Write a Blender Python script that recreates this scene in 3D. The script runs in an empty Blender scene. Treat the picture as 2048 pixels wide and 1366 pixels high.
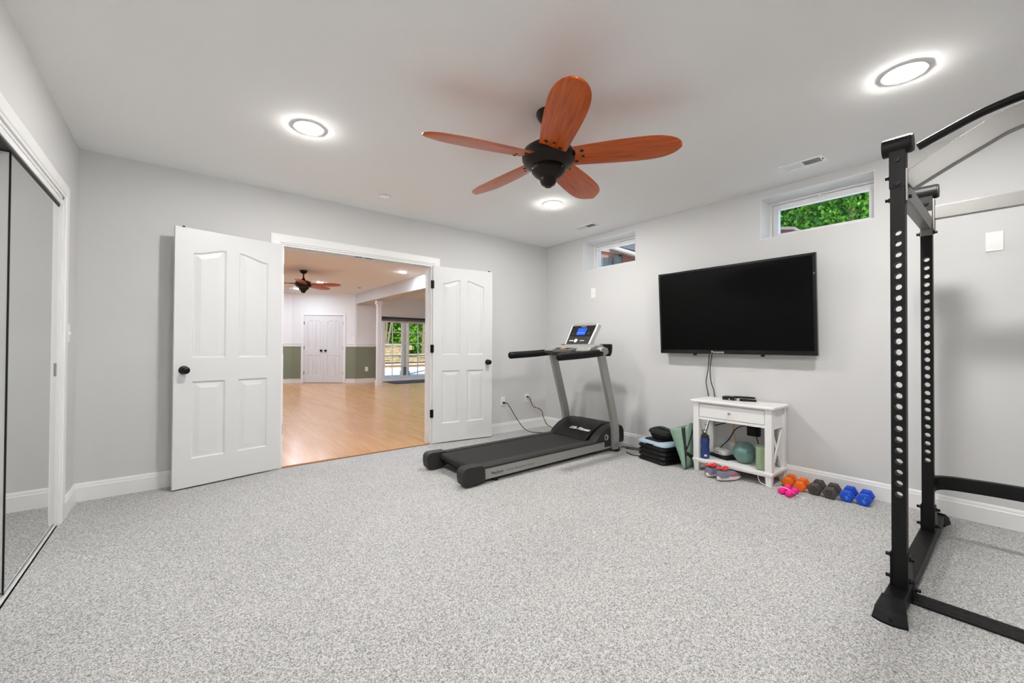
import bpy, bmesh, math, random
from mathutils import Vector, Matrix
random.seed(7)
PI = math.pi
R_ = math.radians
scene = bpy.context.scene
COL = scene.collection

# ------------------------------------------------------------------ camera
CAM_H = 1.12
def cam_axes(yaw, pitch, roll):
    cy, sy, cp, sp = math.cos(yaw), math.sin(yaw), math.cos(pitch), math.sin(pitch)
    f = Vector((sy*cp, cy*cp, sp)); r = Vector((cy, -sy, 0)); u = r.cross(f)
    cr, sr = math.cos(roll), math.sin(roll)
    return cr*r + sr*u, -sr*r + cr*u, f
cam_d = bpy.data.cameras.new('camera')
cam = bpy.data.objects.new('camera', cam_d); COL.objects.link(cam)
r, u, f = cam_axes(0.678344, 0.0103848, 0.00491971)
cam.matrix_world = Matrix(((r.x, u.x, -f.x, 0), (r.y, u.y, -f.y, 0), (r.z, u.z, -f.z, CAM_H), (0, 0, 0, 1)))
cam_d.sensor_width = 36.0
cam_d.lens = 820.36/2048*36
cam_d.clip_start = 0.02
cam_d.clip_end = 300
scene.camera = cam

# ------------------------------------------------------------------ world, sun, exposure
LAMP = 640.0          # radiance of the recessed LED lenses in the gym
LAMP_FAR = 520.0      # and in the room beyond
world = bpy.data.worlds.new('world'); scene.world = world
world.use_nodes = True
wn = world.node_tree
sky = wn.nodes.new('ShaderNodeTexSky')
sky.sky_type = 'HOSEK_WILKIE'
sky.turbidity = 4.0
sky.sun_direction = Vector((-0.45, -0.5, 0.74)).normalized()
bg = wn.nodes['Background']
wn.links.new(sky.outputs[0], bg.inputs[0])
bg.inputs[1].default_value = 13.0
sun_d = bpy.data.lights.new('sun', 'SUN'); sun_d.energy = 9.0; sun_d.angle = R_(1.0); sun_d.color = (1, .96, .88)
sun = bpy.data.objects.new('sun', sun_d); COL.objects.link(sun)
sun.rotation_euler = Vector((0.45, 0.5, -0.74)).to_track_quat('-Z', 'Y').to_euler()
sun.location = (0, 0, 12)
vs = scene.view_settings
vs.view_transform = 'Standard'; vs.look = 'None'; vs.gamma = 1.0; vs.use_curve_mapping = False
vs.exposure = 0.10
scene.cycles.max_bounces = 16
scene.cycles.diffuse_bounces = 12
scene.cycles.caustics_reflective = True
scene.cycles.blur_glossy = 1.5
scene.cycles.caustics_refractive = False
scene.cycles.sample_clamp_indirect = 6.0

# ------------------------------------------------------------------ materials
def lin(c):
    c = c/255.0
    return c/12.92 if c <= 0.04045 else ((c+0.055)/1.055)**2.4
def S(r, g, b): return (lin(r), lin(g), lin(b), 1.0)
MATS = {}
def mat(name, col, rough=0.5, metal=0.0, spec=0.5, noise=None, bump=None, emit=None, coat=0.0, var=None):
    """noise=(scale, amount, stretch) brightness variation; bump=(scale, strength, distance)"""
    if name in MATS: return MATS[name]
    m = bpy.data.materials.new(name); m.use_nodes = True
    nt = m.node_tree; b = nt.nodes['Principled BSDF']
    b.inputs['Base Color'].default_value = col
    b.inputs['Roughness'].default_value = rough
    b.inputs['Metallic'].default_value = metal
    b.inputs['Specular IOR Level'].default_value = spec
    b.inputs['Coat Weight'].default_value = coat
    if emit:
        b.inputs['Emission Color'].default_value = emit[0]; b.inputs['Emission Strength'].default_value = emit[1]
    tc = None
    def coords(stretch=(1, 1, 1)):
        t = nt.nodes.new('ShaderNodeTexCoord'); mp = nt.nodes.new('ShaderNodeMapping')
        mp.inputs['Scale'].default_value = stretch
        nt.links.new(t.outputs['Object'], mp.inputs[0]); return mp.outputs[0]
    if noise:
        n = nt.nodes.new('ShaderNodeTexNoise'); n.inputs['Scale'].default_value = noise[0]; n.inputs['Detail'].default_value = 4
        nt.links.new(coords(noise[2] if len(noise) > 2 else (1, 1, 1)), n.inputs['Vector'])
        rp = nt.nodes.new('ShaderNodeValToRGB')
        a = noise[1]
        rp.color_ramp.elements[0].position = .3; rp.color_ramp.elements[1].position = .7
        rp.color_ramp.elements[0].color = tuple(max(0, c*(1-a)) for c in col[:3])+(1,)
        rp.color_ramp.elements[1].color = tuple(min(1, c*(1+a)) for c in col[:3])+(1,)
        nt.links.new(n.outputs['Fac'], rp.inputs[0]); nt.links.new(rp.outputs[0], b.inputs['Base Color'])
    if bump:
        n = nt.nodes.new('ShaderNodeTexNoise'); n.inputs['Scale'].default_value = bump[0]; n.inputs['Detail'].default_value = 3
        nt.links.new(coords(), n.inputs['Vector'])
        bp = nt.nodes.new('ShaderNodeBump'); bp.inputs['Strength'].default_value = bump[1]; bp.inputs['Distance'].default_value = bump[2]
        nt.links.new(n.outputs['Fac'], bp.inputs['Height']); nt.links.new(bp.outputs[0], b.inputs['Normal'])
    MATS[name] = m
    return m
def nodes_of(m): return m.node_tree.nodes, m.node_tree.links, m.node_tree.nodes['Principled BSDF']

M_WALL = mat('wall_paint', (.605, .603, .599, 1), .75, spec=.25, bump=(220, .08, .001))
M_CEIL = mat('ceiling_paint', (.92, .918, .912, 1), .85, spec=.2)
M_TRIM = mat('white_trim', (.78, .78, .778, 1), .35, spec=.4)
M_DOOR = mat('white_door', (.67, .672, .672, 1), .38, spec=.4)
M_VINYL = mat('window_vinyl', (.84, .84, .85, 1), .4)
M_BLACKMET = mat('black_hardware', S(20, 19, 18), .4, .6)
M_BRONZE = mat('dark_bronze', S(40, 33, 30), .42, .7)
M_RACK = mat('black_powder_coat', S(12, 12, 12), .5, .0, spec=.28, bump=(900, .08, .0005))
M_SILVER = mat('silver_powder_coat', S(130, 128, 126), .4, .5)
M_UPRIGHT = mat('treadmill_silver', S(158, 156, 152), .42, .35)
M_STEEL = mat('polished_steel', S(200, 200, 200), .2, 1.0)
M_PLAST = mat('black_plastic', S(15, 15, 16), .42, spec=.25)
M_PLASTG = mat('charcoal_plastic', S(48, 47, 46), .5, spec=.25)
M_RUB = mat('black_rubber', S(12, 12, 13), .55, spec=.25)
M_BELT = mat('treadmill_belt', S(34, 32, 31), .6, spec=.3, noise=(14, .18, (.4, 6, 1)))
M_WHITEP = mat('white_plastic', (.82, .82, .80, 1), .35)
M_CAB = mat('white_lacquer', (.80, .795, .785, 1), .35)
M_CORD = mat('black_cord', S(14, 14, 14), .5)
M_ORCORD = mat('orange_cord', S(214, 150, 45), .5)
M_WHCORD = mat('white_cord', S(235, 235, 232), .4)
M_TVB = mat('tv_bezel', S(12, 12, 13), .18)
M_TVS = mat('tv_screen', S(2, 2, 2), .35, spec=.12)
M_PRINTW = mat('white_print', S(225, 225, 225), .5)
M_PRINTK = mat('black_print', S(24, 24, 24), .5)
M_PRINTG = mat('grey_print', S(120, 120, 120), .5)
M_STEP = mat('grey_blue_plastic', S(160, 178, 192), .45)
M_MATG = mat('sage_foam', S(128, 158, 140), .7, noise=(40, .08))
M_GREEN = mat('sage_block', S(140, 160, 128), .75, noise=(120, .1))
M_BALL = mat('teal_ball', S(92, 126, 122), .3, noise=(5, .1), coat=.3)
M_CLOTH = mat('black_fabric', S(14, 13, 14), .85, bump=(400, .2, .001))
M_MAT = mat('door_mat', S(70, 74, 78), .9, noise=(60, .2), bump=(200, .4, .003))

def m_carpet():
    m = mat('carpet', (.6, .59, .57, 1), .95, spec=.05)
    N, L, b = nodes_of(m)
    t = N.new('ShaderNodeTexCoord')
    n1 = N.new('ShaderNodeTexNoise'); n1.inputs['Scale'].default_value = 230; n1.inputs['Detail'].default_value = 2; n1.inputs['Roughness'].default_value = .7
    n3 = N.new('ShaderNodeTexNoise'); n3.inputs['Scale'].default_value = 90; n3.inputs['Detail'].default_value = 2
    n2 = N.new('ShaderNodeTexNoise'); n2.inputs['Scale'].default_value = 1.4; n2.inputs['Detail'].default_value = 3
    for n in (n1, n2, n3): L.new(t.outputs['Object'], n.inputs['Vector'])
    am = N.new('ShaderNodeMath'); am.operation = 'MULTIPLY_ADD'; am.inputs[1].default_value = .3; L.new(n3.outputs['Fac'], am.inputs[0]); L.new(n1.outputs['Fac'], am.inputs[2])
    rp = N.new('ShaderNodeValToRGB'); e = rp.color_ramp.elements
    e[0].position = .50; e[0].color = (.165, .163, .16, 1); e[1].position = .82; e[1].color = (.68, .673, .66, 1)
    k = e.new(.61); k.color = (.37, .366, .36, 1); k = e.new(.68); k.color = (.49, .485, .477, 1)
    L.new(am.outputs[0], rp.inputs[0])
    rp2 = N.new('ShaderNodeValToRGB'); e = rp2.color_ramp.elements
    e[0].position = .3; e[0].color = (.92, .92, .92, 1); e[1].position = .7; e[1].color = (1, 1, 1, 1)
    L.new(n2.outputs['Fac'], rp2.inputs[0])
    mx = N.new('ShaderNodeMix'); mx.data_type = 'RGBA'; mx.blend_type = 'MULTIPLY'; mx.inputs[0].default_value = 1
    L.new(rp.outputs[0], mx.inputs[6]); L.new(rp2.outputs[0], mx.inputs[7]); L.new(mx.outputs[2], b.inputs['Base Color'])
    bp = N.new('ShaderNodeBump'); bp.inputs['Strength'].default_value = .25; bp.inputs['Distance'].default_value = .004
    L.new(n1.outputs['Fac'], bp.inputs['Height']); L.new(bp.outputs[0], b.inputs['Normal'])
    return m
M_CARPET = m_carpet()

def m_laminate():
    m = mat('laminate', S(203, 150, 98), .24, spec=.8)
    N, L, b = nodes_of(m)
    t = N.new('ShaderNodeTexCoord'); mp = N.new('ShaderNodeMapping'); mp.inputs['Rotation'].default_value = (0, 0, PI/2)
    L.new(t.outputs['Object'], mp.inputs[0])
    br = N.new('ShaderNodeTexBrick'); br.inputs['Scale'].default_value = 1.0
    br.inputs['Brick Width'].default_value = .9; br.inputs['Row Height'].default_value = .066
    br.inputs['Mortar Size'].default_value = .0008; br.inputs['Mortar Smooth'].default_value = .2
    br.inputs['Color1'].default_value = S(213, 166, 118); br.inputs['Color2'].default_value = S(203, 152, 105); br.inputs['Mortar'].default_value = S(164, 118, 80)
    L.new(mp.outputs[0], br.inputs['Vector'])
    mp2 = N.new('ShaderNodeMapping'); mp2.inputs['Scale'].default_value = (14, .9, 1); L.new(t.outputs['Object'], mp2.inputs[0])
    n = N.new('ShaderNodeTexNoise'); n.inputs['Scale'].default_value = 4; n.inputs['Detail'].default_value = 5
    L.new(mp2.outputs[0], n.inputs['Vector'])
    rp = N.new('ShaderNodeValToRGB'); e = rp.color_ramp.elements
    e[0].position = .35; e[0].color = (.78, .74, .70, 1); e[1].position = .65; e[1].color = (1.0, 1.0, 1.0, 1)
    L.new(n.outputs['Fac'], rp.inputs[0])
    mx = N.new('ShaderNodeMix'); mx.data_type = 'RGBA'; mx.blend_type = 'MULTIPLY'; mx.inputs[0].default_value = .8
    L.new(br.outputs[0], mx.inputs[6]); L.new(rp.outputs[0], mx.inputs[7]); L.new(mx.outputs[2], b.inputs['Base Color'])
    return m
M_LAM = m_laminate()

def m_wood(name, c1, c2, stretch):
    m = mat(name, c1, .35, spec=.4, coat=.15)
    N, L, b = nodes_of(m)
    t = N.new('ShaderNodeTexCoord'); mp = N.new('ShaderNodeMapping'); mp.inputs['Scale'].default_value = stretch
    L.new(t.outputs['Object'], mp.inputs[0])
    n = N.new('ShaderNodeTexNoise'); n.inputs['Scale'].default_value = 9; n.inputs['Detail'].default_value = 6
    L.new(mp.outputs[0], n.inputs['Vector'])
    rp = N.new('ShaderNodeValToRGB'); e = rp.color_ramp.elements
    e[0].position = .3; e[0].color = c2; e[1].position = .7; e[1].color = c1
    L.new(n.outputs['Fac'], rp.inputs[0]); L.new(rp.outputs[0], b.inputs['Base Color'])
    return m
M_BLADE = m_wood('cherry_blade', S(198, 92, 22), S(160, 62, 10), (.6, 9, 3))

def m_twotone():
    """wall paint above the chair rail, olive green paint below it"""
    m = mat('two_tone_paint', (.62, .612, .60, 1), .7, spec=.25)
    N, L, b = nodes_of(m)
    g = N.new('ShaderNodeNewGeometry'); sp = N.new('ShaderNodeSeparateXYZ'); L.new(g.outputs['Position'], sp.inputs[0])
    c = N.new('ShaderNodeMath'); c.operation = 'GREATER_THAN'; c.inputs[1].default_value = 1.10; L.new(sp.outputs[2], c.inputs[0])
    mx = N.new('ShaderNodeMix'); mx.data_type = 'RGBA'; L.new(c.outputs[0], mx.inputs[0])
    mx.inputs[6].default_value = S(128, 132, 112); mx.inputs[7].default_value = (.76, .76, .75, 1); L.new(mx.outputs[2], b.inputs['Base Color'])
    return m
M_TWO = m_twotone()

def m_mirror():
    m = mat('mirror', (.80, .82, .815, 1), .01, 1.0)
    return m
M_MIRROR = m_mirror()
def m_glass():
    m = bpy.data.materials.new('clear_glass'); m.use_nodes = True
    N, L = m.node_tree.nodes, m.node_tree.links
    N.remove(N['Principled BSDF'])
    tr = N.new('ShaderNodeBsdfTransparent'); tr.inputs[0].default_value = (.93, .95, .94, 1)
    gl = N.new('ShaderNodeBsdfGlossy'); gl.inputs['Roughness'].default_value = .02
    fr = N.new('ShaderNodeFresnel'); fr.inputs[0].default_value = 1.3
    mx = N.new('ShaderNodeMixShader'); L.new(fr.outputs[0], mx.inputs[0]); L.new(tr.outputs[0], mx.inputs[1]); L.new(gl.outputs[0], mx.inputs[2])
    L.new(mx.outputs[0], N['Material Output'].inputs[0])
    return m
M_GLASS = m_glass()
def m_leaf(name, ramp):
    m = mat(name, ramp[1], .55, spec=.3)
    N, L, b = nodes_of(m)
    g = N.new('ShaderNodeNewGeometry'); rp = N.new('ShaderNodeValToRGB'); e = rp.color_ramp.elements
    e[0].color = ramp[0]; e[1].color = ramp[2]; k = e.new(.5); k.color = ramp[1]
    L.new(g.outputs['Random Per Island'], rp.inputs[0]); L.new(rp.outputs[0], b.inputs['Base Color'])
    b.inputs['Subsurface Weight'].default_value = 0
    tl = N.new('ShaderNodeBsdfTranslucent'); L.new(rp.outputs[0], tl.inputs[0])
    mx = N.new('ShaderNodeMixShader'); mx.inputs[0].default_value = .4
    L.new(b.outputs[0], mx.inputs[1]); L.new(tl.outputs[0], mx.inputs[2]); L.new(mx.outputs[0], N['Material Output'].inputs[0])
    return m
M_LEAF = m_leaf('maple_leaves', (S(30, 74, 18), S(56, 112, 26), S(100, 156, 40)))
M_LEAF2 = m_leaf('bright_leaves', (S(70, 118, 30), S(110, 164, 42), S(150, 196, 60)))
M_BARK = mat('bark', S(112, 96, 78), .9, noise=(9, .3, (3, 3, .5)), bump=(20, .6, .02))
M_STONE = mat('retaining_stone', S(164, 138, 110), .9, noise=(5, .22), bump=(14, .5, .03))
M_CONC = mat('patio_concrete', S(180, 172, 162), .9, noise=(2, .1))
M_GRASS = mat('grass_ground', S(92, 122, 56), .95, noise=(8, .3))
M_BRICK = mat('red_brick', S(104, 66, 60), .9, noise=(16, .2))
M_SIDING = mat('house_siding', S(122, 86, 74), .85, noise=(3, .06))
M_SLATE = mat('slate_roof', S(66, 68, 84), .8, noise=(12, .15))
M_DARKGL = mat('dark_window', S(38, 42, 44), .15)
M_LENS = mat('led_lens', (1, 1, 1, 1), .5, emit=((1.0, .985, .96, 1), LAMP))
M_LENSF = mat('led_lens_far', (1, 1, 1, 1), .5, emit=((.88, .97, 1.12, 1), LAMP_FAR))

# ------------------------------------------------------------------ geometry helpers
class G:
    """collects verts/faces; M is applied to everything added"""
    def __init__(s, M=None): s.v = []; s.f = []; s.M = M
    def add(s, vs, fs):
        o = len(s.v)
        for p in vs:
            p = Vector(p); s.v.append(s.M @ p if s.M else p)
        s.f += [tuple(i+o for i in q) for q in fs]
        return s
    def box(s, lo, hi):
        x0, y0, z0 = lo; x1, y1, z1 = hi
        x0, x1 = min(x0, x1), max(x0, x1); y0, y1 = min(y0, y1), max(y0, y1); z0, z1 = min(z0, z1), max(z0, z1)
        return s.add([(x0, y0, z0), (x1, y0, z0), (x1, y1, z0), (x0, y1, z0), (x0, y0, z1), (x1, y0, z1), (x1, y1, z1), (x0, y1, z1)],
                     [(3, 2, 1, 0), (4, 5, 6, 7), (0, 1, 5, 4), (1, 2, 6, 5), (2, 3, 7, 6), (3, 0, 4, 7)])
    def loft(s, loops, cap=True, close=True):
        n = len(loops[0]); vs = [p for l in loops for p in l]; fs = []
        for i in range(len(loops)-1):
            for j in range(n if close else n-1):
                k = (j+1) % n
                fs.append((i*n+j, i*n+k, (i+1)*n+k, (i+1)*n+j))
        if cap:
            fs.append(tuple(reversed(range(n)))); b = (len(loops)-1)*n; fs.append(tuple(range(b, b+n)))
        return s.add(vs, fs)
    def prism(s, poly, vec):
        vec = Vector(vec); return s.loft([[Vector(p) for p in poly], [Vector(p)+vec for p in poly]])
    def cyl(s, p0, p1, r0, r1=None, n=20):
        r1 = r0 if r1 is None else r1
        p0, p1 = Vector(p0), Vector(p1); a, b = frame((p1-p0).normalized())
        lp = lambda c, r: [c+a*(r*math.cos(2*PI*i/n))+b*(r*math.sin(2*PI*i/n)) for i in range(n)]
        return s.loft([lp(p0, r0), lp(p1, r1)])
    def tube(s, pts, r, n=10):
        prof = [(r*math.cos(2*PI*i/n), r*math.sin(2*PI*i/n)) for i in range(n)]
        return s.sweep(pts, prof)
    def sweep(s, pts, prof, up=None):
        pts = [Vector(p) for p in pts]; loops = []; a = None
        for i, p in enumerate(pts):
            t = (pts[min(i+1, len(pts)-1)]-pts[max(i-1, 0)]).normalized()
            if up is not None:
                b = Vector(up); b = (b-t*b.dot(t)).normalized(); a = b.cross(t)
            elif a is None: a, b = frame(t)
            else:
                a = (a-t*a.dot(t)).normalized(); b = t.cross(a)
            k = prof if not callable(prof) else prof(i/(len(pts)-1))
            loops.append([p+a*q[0]+b*q[1] for q in k])
        return s.loft(loops)
    def lathe(s, c, prof, n=28, axis=(0, 0, 1)):
        """prof: (radius, offset along axis)"""
        c = Vector(c); ax = Vector(axis).normalized(); a, b = frame(ax)
        loops = [[c+ax*z+a*(max(r, 1e-4)*math.cos(2*PI*i/n))+b*(max(r, 1e-4)*math.sin(2*PI*i/n)) for i in range(n)] for r, z in prof]
        return s.loft(loops)
    def ell(s, c, rx, ry, rz, n=20, m=12):
        c = Vector(c); loops = []
        for i in range(m+1):
            th = PI*(i/m); q = max(math.sin(th), 1e-3)
            loops.append([c+Vector((rx*q*math.cos(2*PI*j/n), ry*q*math.sin(2*PI*j/n), -rz*math.cos(th))) for j in range(n)])
        return s.loft(loops)
def frame(t):
    h = Vector((0, 0, 1)) if abs(t.z) < .9 else Vector((1, 0, 0))
    a = h.cross(t).normalized(); return a, t.cross(a)
def spline(pts, k=8):
    """Catmull-Rom through the points"""
    P = [Vector(p) for p in pts]; P = [2*P[0]-P[1]]+P+[2*P[-1]-P[-2]]; out = []
    for i in range(1, len(P)-2):
        for j in range(k):
            t = j/k
            out.append(.5*((2*P[i])+(P[i+1]-P[i-1])*t+(2*P[i-1]-5*P[i]+4*P[i+1]-P[i+2])*t*t+(3*P[i]-P[i-1]-3*P[i+1]+P[i+2])*t**3))
    return out+[P[-2]]

def mk(name, g, m, parent=None, bevel=0, seg=2, smooth=38, clean=False, wn=False):
    me = bpy.data.meshes.new(name)
    bm = bmesh.new()
    vs = [bm.verts.new(p) for p in g.v]
    for q in g.f:
        try: bm.faces.new([vs[i] for i in q])
        except ValueError: pass
    if clean: bmesh.ops.remove_doubles(bm, verts=bm.verts, dist=1e-5)
    bmesh.ops.recalc_face_normals(bm, faces=bm.faces)
    if bevel:
        ed = [e for e in bm.edges if len(e.link_faces) == 2 and e.calc_face_angle() > .5]
        bmesh.ops.bevel(bm, geom=ed, offset=bevel, segments=seg, affect='EDGES', profile=.5, clamp_overlap=True)
    base = Vector((0, 0, 0))
    if parent is None and bm.verts:
        xs = [v.co for v in bm.verts]
        base = Vector((sum(min(p[i] for p in xs)/2+max(p[i] for p in xs)/2 for _ in (0,)) if i < 2 else min(p[2] for p in xs) for i in range(3)))
        for v in bm.verts: v.co -= base
    bm.to_mesh(me); bm.free()
    if smooth:
        me.shade_smooth(); me.set_sharp_from_angle(angle=R_(smooth))
    me.materials.append(m)
    o = bpy.data.objects.new(name, me); COL.objects.link(o); o.location = base
    if smooth and (bevel or wn):
        w_ = o.modifiers.new('weighted_normals', 'WEIGHTED_NORMAL'); w_.keep_sharp = True; w_.weight = 80
    if parent is not None: attach(o, parent)
    return o
ROOTM = {}
def attach(o, parent):
    o.parent = parent
    if parent.name in ROOTM: o.matrix_parent_inverse = ROOTM[parent.name].inverted()
    else:
        # a top-level mesh or a part: undo its own world placement
        M = Matrix.Translation(parent.location)
        if parent.parent is not None: M = Matrix.Identity(4)
        o.matrix_parent_inverse = M.inverted()
def tag(o, label=None, cat=None, group=None, kind=None):
    if label: o['label'] = label
    if cat: o['category'] = cat
    if group: o['group'] = group
    if kind: o['kind'] = kind
    return o
def thing(name, label, cat, loc=(0, 0, 0), group=None, kind=None):
    """an Empty at the thing's base; its parts are built in world space"""
    o = bpy.data.objects.new(name, None); COL.objects.link(o); o.location = loc; o.empty_display_size = .05
    ROOTM[o.name] = Matrix.Translation(Vector(loc))
    return tag(o, label, cat, group, kind)
def local_thing(name, label, cat, group=None):
    o = bpy.data.objects.new(name, None); COL.objects.link(o); o.empty_display_size = .05
    ROOTM[o.name] = Matrix.Identity(4)
    return tag(o, label, cat, group)
def dup(o, parent=None):
    c = o.copy(); COL.objects.link(c); c.parent = parent
    if parent is not None: c.matrix_parent_inverse = o.matrix_parent_inverse.copy()
    for ch in list(o.children): dup(ch, c)
    return c
def struct(name, g, m, label=None, parent=None, **k):
    o = mk(name, g, m, parent, **k)
    if parent is None:
        o['kind'] = 'structure'
        if label: o['label'] = label
    return o
def text(name, s, size, M, m, parent, extrude=.0006, align='CENTER', shear=0, bold=0):
    cu = bpy.data.curves.new('lettering', 'FONT'); cu.body = s; cu.size = size; cu.extrude = extrude
    cu.align_x = align; cu.align_y = 'CENTER'; cu.resolution_u = 3; cu.shear = shear; cu.offset = bold
    t = bpy.data.objects.new('lettering', cu); COL.objects.link(t)
    dg = bpy.context.evaluated_depsgraph_get(); me = bpy.data.meshes.new_from_object(t.evaluated_get(dg))
    bpy.data.objects.remove(t)
    me.transform(M); me.materials.clear(); me.materials.append(m); me.name = name
    o = bpy.data.objects.new(name, me); COL.objects.link(o); attach(o, parent)
    return o
def basis(o, x, y):
    x = Vector(x).normalized(); y = Vector(y); y = (y-x*y.dot(x)).normalized(); z = x.cross(y)
    return Matrix(((x.x, y.x, z.x, o[0]), (x.y, y.y, z.y, o[1]), (x.z, y.z, z.z, o[2]), (0, 0, 0, 1)))

def wall(name, axis, a, b, ur, zr, holes, m, label=None):
    """slab between planes a and b on the axis (0=x,1=y), u along the other, with rectangular holes (u0,u1,z0,z1)"""
    us = sorted({ur[0], ur[1]} | {h[0] for h in holes} | {h[1] for h in holes})
    zs = sorted({zr[0], zr[1]} | {h[2] for h in holes} | {h[3] for h in holes})
    us = [x for x in us if ur[0] <= x <= ur[1]]; zs = [x for x in zs if zr[0] <= x <= zr[1]]
    solid = lambda i, j: 0 <= i < len(us)-1 and 0 <= j < len(zs)-1 and not any(h[0] <= us[i] < h[1] and h[2] <= zs[j] < h[3] for h in holes)
    P = lambda w, u_, z: (w, u_, z) if axis == 0 else (u_, w, z)
    g = G()
    for i in range(len(us)-1):
        for j in range(len(zs)-1):
            if not solid(i, j): continue
            u0, u1, z0, z1 = us[i], us[i+1], zs[j], zs[j+1]
            for w in (a, b): g.add([P(w, u0, z0), P(w, u1, z0), P(w, u1, z1), P(w, u0, z1)], [(0, 1, 2, 3)])
            for (di, dj), (p, q) in {(-1, 0): ((u0, z0), (u0, z1)), (1, 0): ((u1, z0), (u1, z1)), (0, -1): ((u0, z0), (u1, z0)), (0, 1): ((u0, z1), (u1, z1))}.items():
                if not solid(i+di, j+dj):
                    g.add([P(a, *p), P(a, *q), P(b, *q), P(b, *p)], [(0, 1, 2, 3)])
    return struct(name, g, m, label, clean=True, smooth=0)

# ------------------------------------------------------------------ room shell
XL, XR, YB, YF, H = -.582, 4.01, 4.207, -.98, 2.513
WT = .30                                 # outer wall thickness
DX0, DX1, DZ = .70, 2.224, 2.035         # double door opening
W1 = (2.745, 3.525, 2.077, 2.443); W2 = (.677, 1.454, 2.077, 2.443)
CY0, CY1, CZ = 2.05, 3.735, 2.03         # closet opening
YB2 = YB+.14
H2 = 2.63
struct('floor', G().box((XL-.75, YF-.14, -.12), (XR, YB+.015, 0)), M_CARPET, 'light grey speckled loop carpet of the exercise room', smooth=0)
struct('ceiling', G().box((XL-.75, YF-.14, H), (XR+WT, YB, 2.8)), M_CEIL, 'flat white ceiling of the exercise room', smooth=0)
wall('wall_back', 1, YB, YB2, (-3.2, XR+WT), (-.12, 2.8), [(DX0, DX1, -.12, DZ)], M_WALL, 'light grey wall with the open double doors')
wall('wall_right', 0, XR, XR+WT, (YF-.14, YB), (-.12, 2.8), [W1, W2], M_WALL, 'light grey wall with the television and two high windows')
wall('wall_left', 0, XL-.12, XL, (YF-.14, YB), (-.12, H), [(CY0, CY1, 0, CZ)], M_WALL, 'light grey wall with the mirrored closet')
wall('wall_front', 1, YF-.14, YF, (XL, XR), (0, H), [], M_WALL, 'plain light grey wall behind the viewer')
g = G().box((XL-.75, CY0-.3, 0), (XL-.70, CY1+.3, H)).box((XL-.70, CY0-.3, 0), (XL-.12, CY0-.25, H)).box((XL-.70, CY1+.25, 0), (XL-.12, CY1+.3, H))
struct('wall_closet', g, M_WALL, 'inside walls of the closet', smooth=0)

def baseboard(name, pts, label=None, nrm_sign=1, h=.128, t=.014):
    """moulded board along a polyline on the floor; board lies to the left (sign 1) of the travel direction"""
    g = G()
    prof = [(0, 0), (t, 0), (t, h-.03), (t-.004, h-.024), (t-.004, h-.012), (t*.45, h-.004), (t*.3, h), (0, h)]
    P = [Vector((p[0], p[1], 0)) for p in pts]; loops = []
    nr = []
    for i in range(len(P)-1):
        d = (P[i+1]-P[i]).normalized(); nr.append(Vector((-d.y, d.x, 0))*nrm_sign)
    for i, p in enumerate(P):
        if i == 0: n = nr[0]
        elif i == len(P)-1: n = nr[-1]
        else:
            n = (nr[i-1]+nr[i]).normalized(); n = n/max(.2, n.dot(nr[i]))
        loops.append([p+n*a+Vector((0, 0, z)) for a, z in prof])
    g.loft(loops)
    return struct(name, g, M_TRIM, label, smooth=30)
baseboard('baseboard_back', [(XL, CY1+.095), (XL, YB), (DX0-.085, YB)], 'white moulded baseboard round the left corner', -1)
baseboard('baseboard_right', [(DX1+.085, YB), (XR, YB), (XR, YF), (XL, YF)], 'white moulded baseboard along the television wall', -1)
baseboard('baseboard_left', [(XL, YF), (XL, CY0-.095)], 'white moulded baseboard before the closet', -1)

def casing(name, axis, plane, side, u0, u1, z1, w=.086, t=.018, label=None, m=None):
    """door casing round an opening on wall plane; side = +1/-1 outward direction along the axis"""
    g = G()
    prof = [(0, 0), (0, t*.55), (.012, t*.6), (.018, t*.9), (.03, t*.72), (.06, t), (w-.012, t), (w-.006, t*.8), (w, t*.7), (w, 0)]
    def pt(u_, z, d): return (plane+side*d, u_, z) if axis == 0 else (u_, plane+side*d, z)
    loops = []
    for (bu, bz, su, sz) in [(u0, 0, -1, 0), (u0, z1, -1, 1), (u1, z1, 1, 1), (u1, 0, 1, 0)]:
        loops.append([pt(bu+su*a, bz+sz*a, d) for a, d in prof])
    g.loft(loops)
    return struct(name, g, m or M_TRIM, label, smooth=25)

# double door casing and jamb
o = casing('trim_1', 1, YB, -1, DX0, DX1, DZ, label='white moulded casing around the double doorway')
casing('trim_2', 1, YB2, 1, DX0, DX1, DZ, label='white casing on the far side of the double doorway')
g = G().box((DX0-.001, YB-.002, 0), (DX0+.018, YB2+.002, DZ)).box((DX1-.018, YB-.002, 0), (DX1+.001, YB2+.002, DZ)).box((DX0+.018, YB-.002, DZ-.018), (DX1-.018, YB2+.002, DZ+.001))
g.box((DX0+.018, YB+.05, 0), (DX0+.03, YB+.085, DZ-.018)).box((DX1-.03, YB+.05, 0), (DX1-.018, YB+.085, DZ-.018)).box((DX0+.03, YB+.05, DZ-.03), (DX1-.03, YB+.085, DZ-.018))
jamb = struct('trim_3', g, M_TRIM, 'white jamb lining and stop of the double doorway', smooth=0)
for i, xx in enumerate((1.395, 1.50)):
    mk('strike_plate', G().box((xx-.032, YB+.012, DZ-.0205), (xx+.032, YB+.034, DZ-.0175)), M_BLACKMET, jamb)
struct('trim_4', G().box((DX0+.018, YB-.004, 0), (DX1-.018, YB+.02, .012)), mat('threshold_wood', S(168, 116, 70), .5), 'thin wooden threshold strip between carpet and laminate', bevel=.004)

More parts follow.
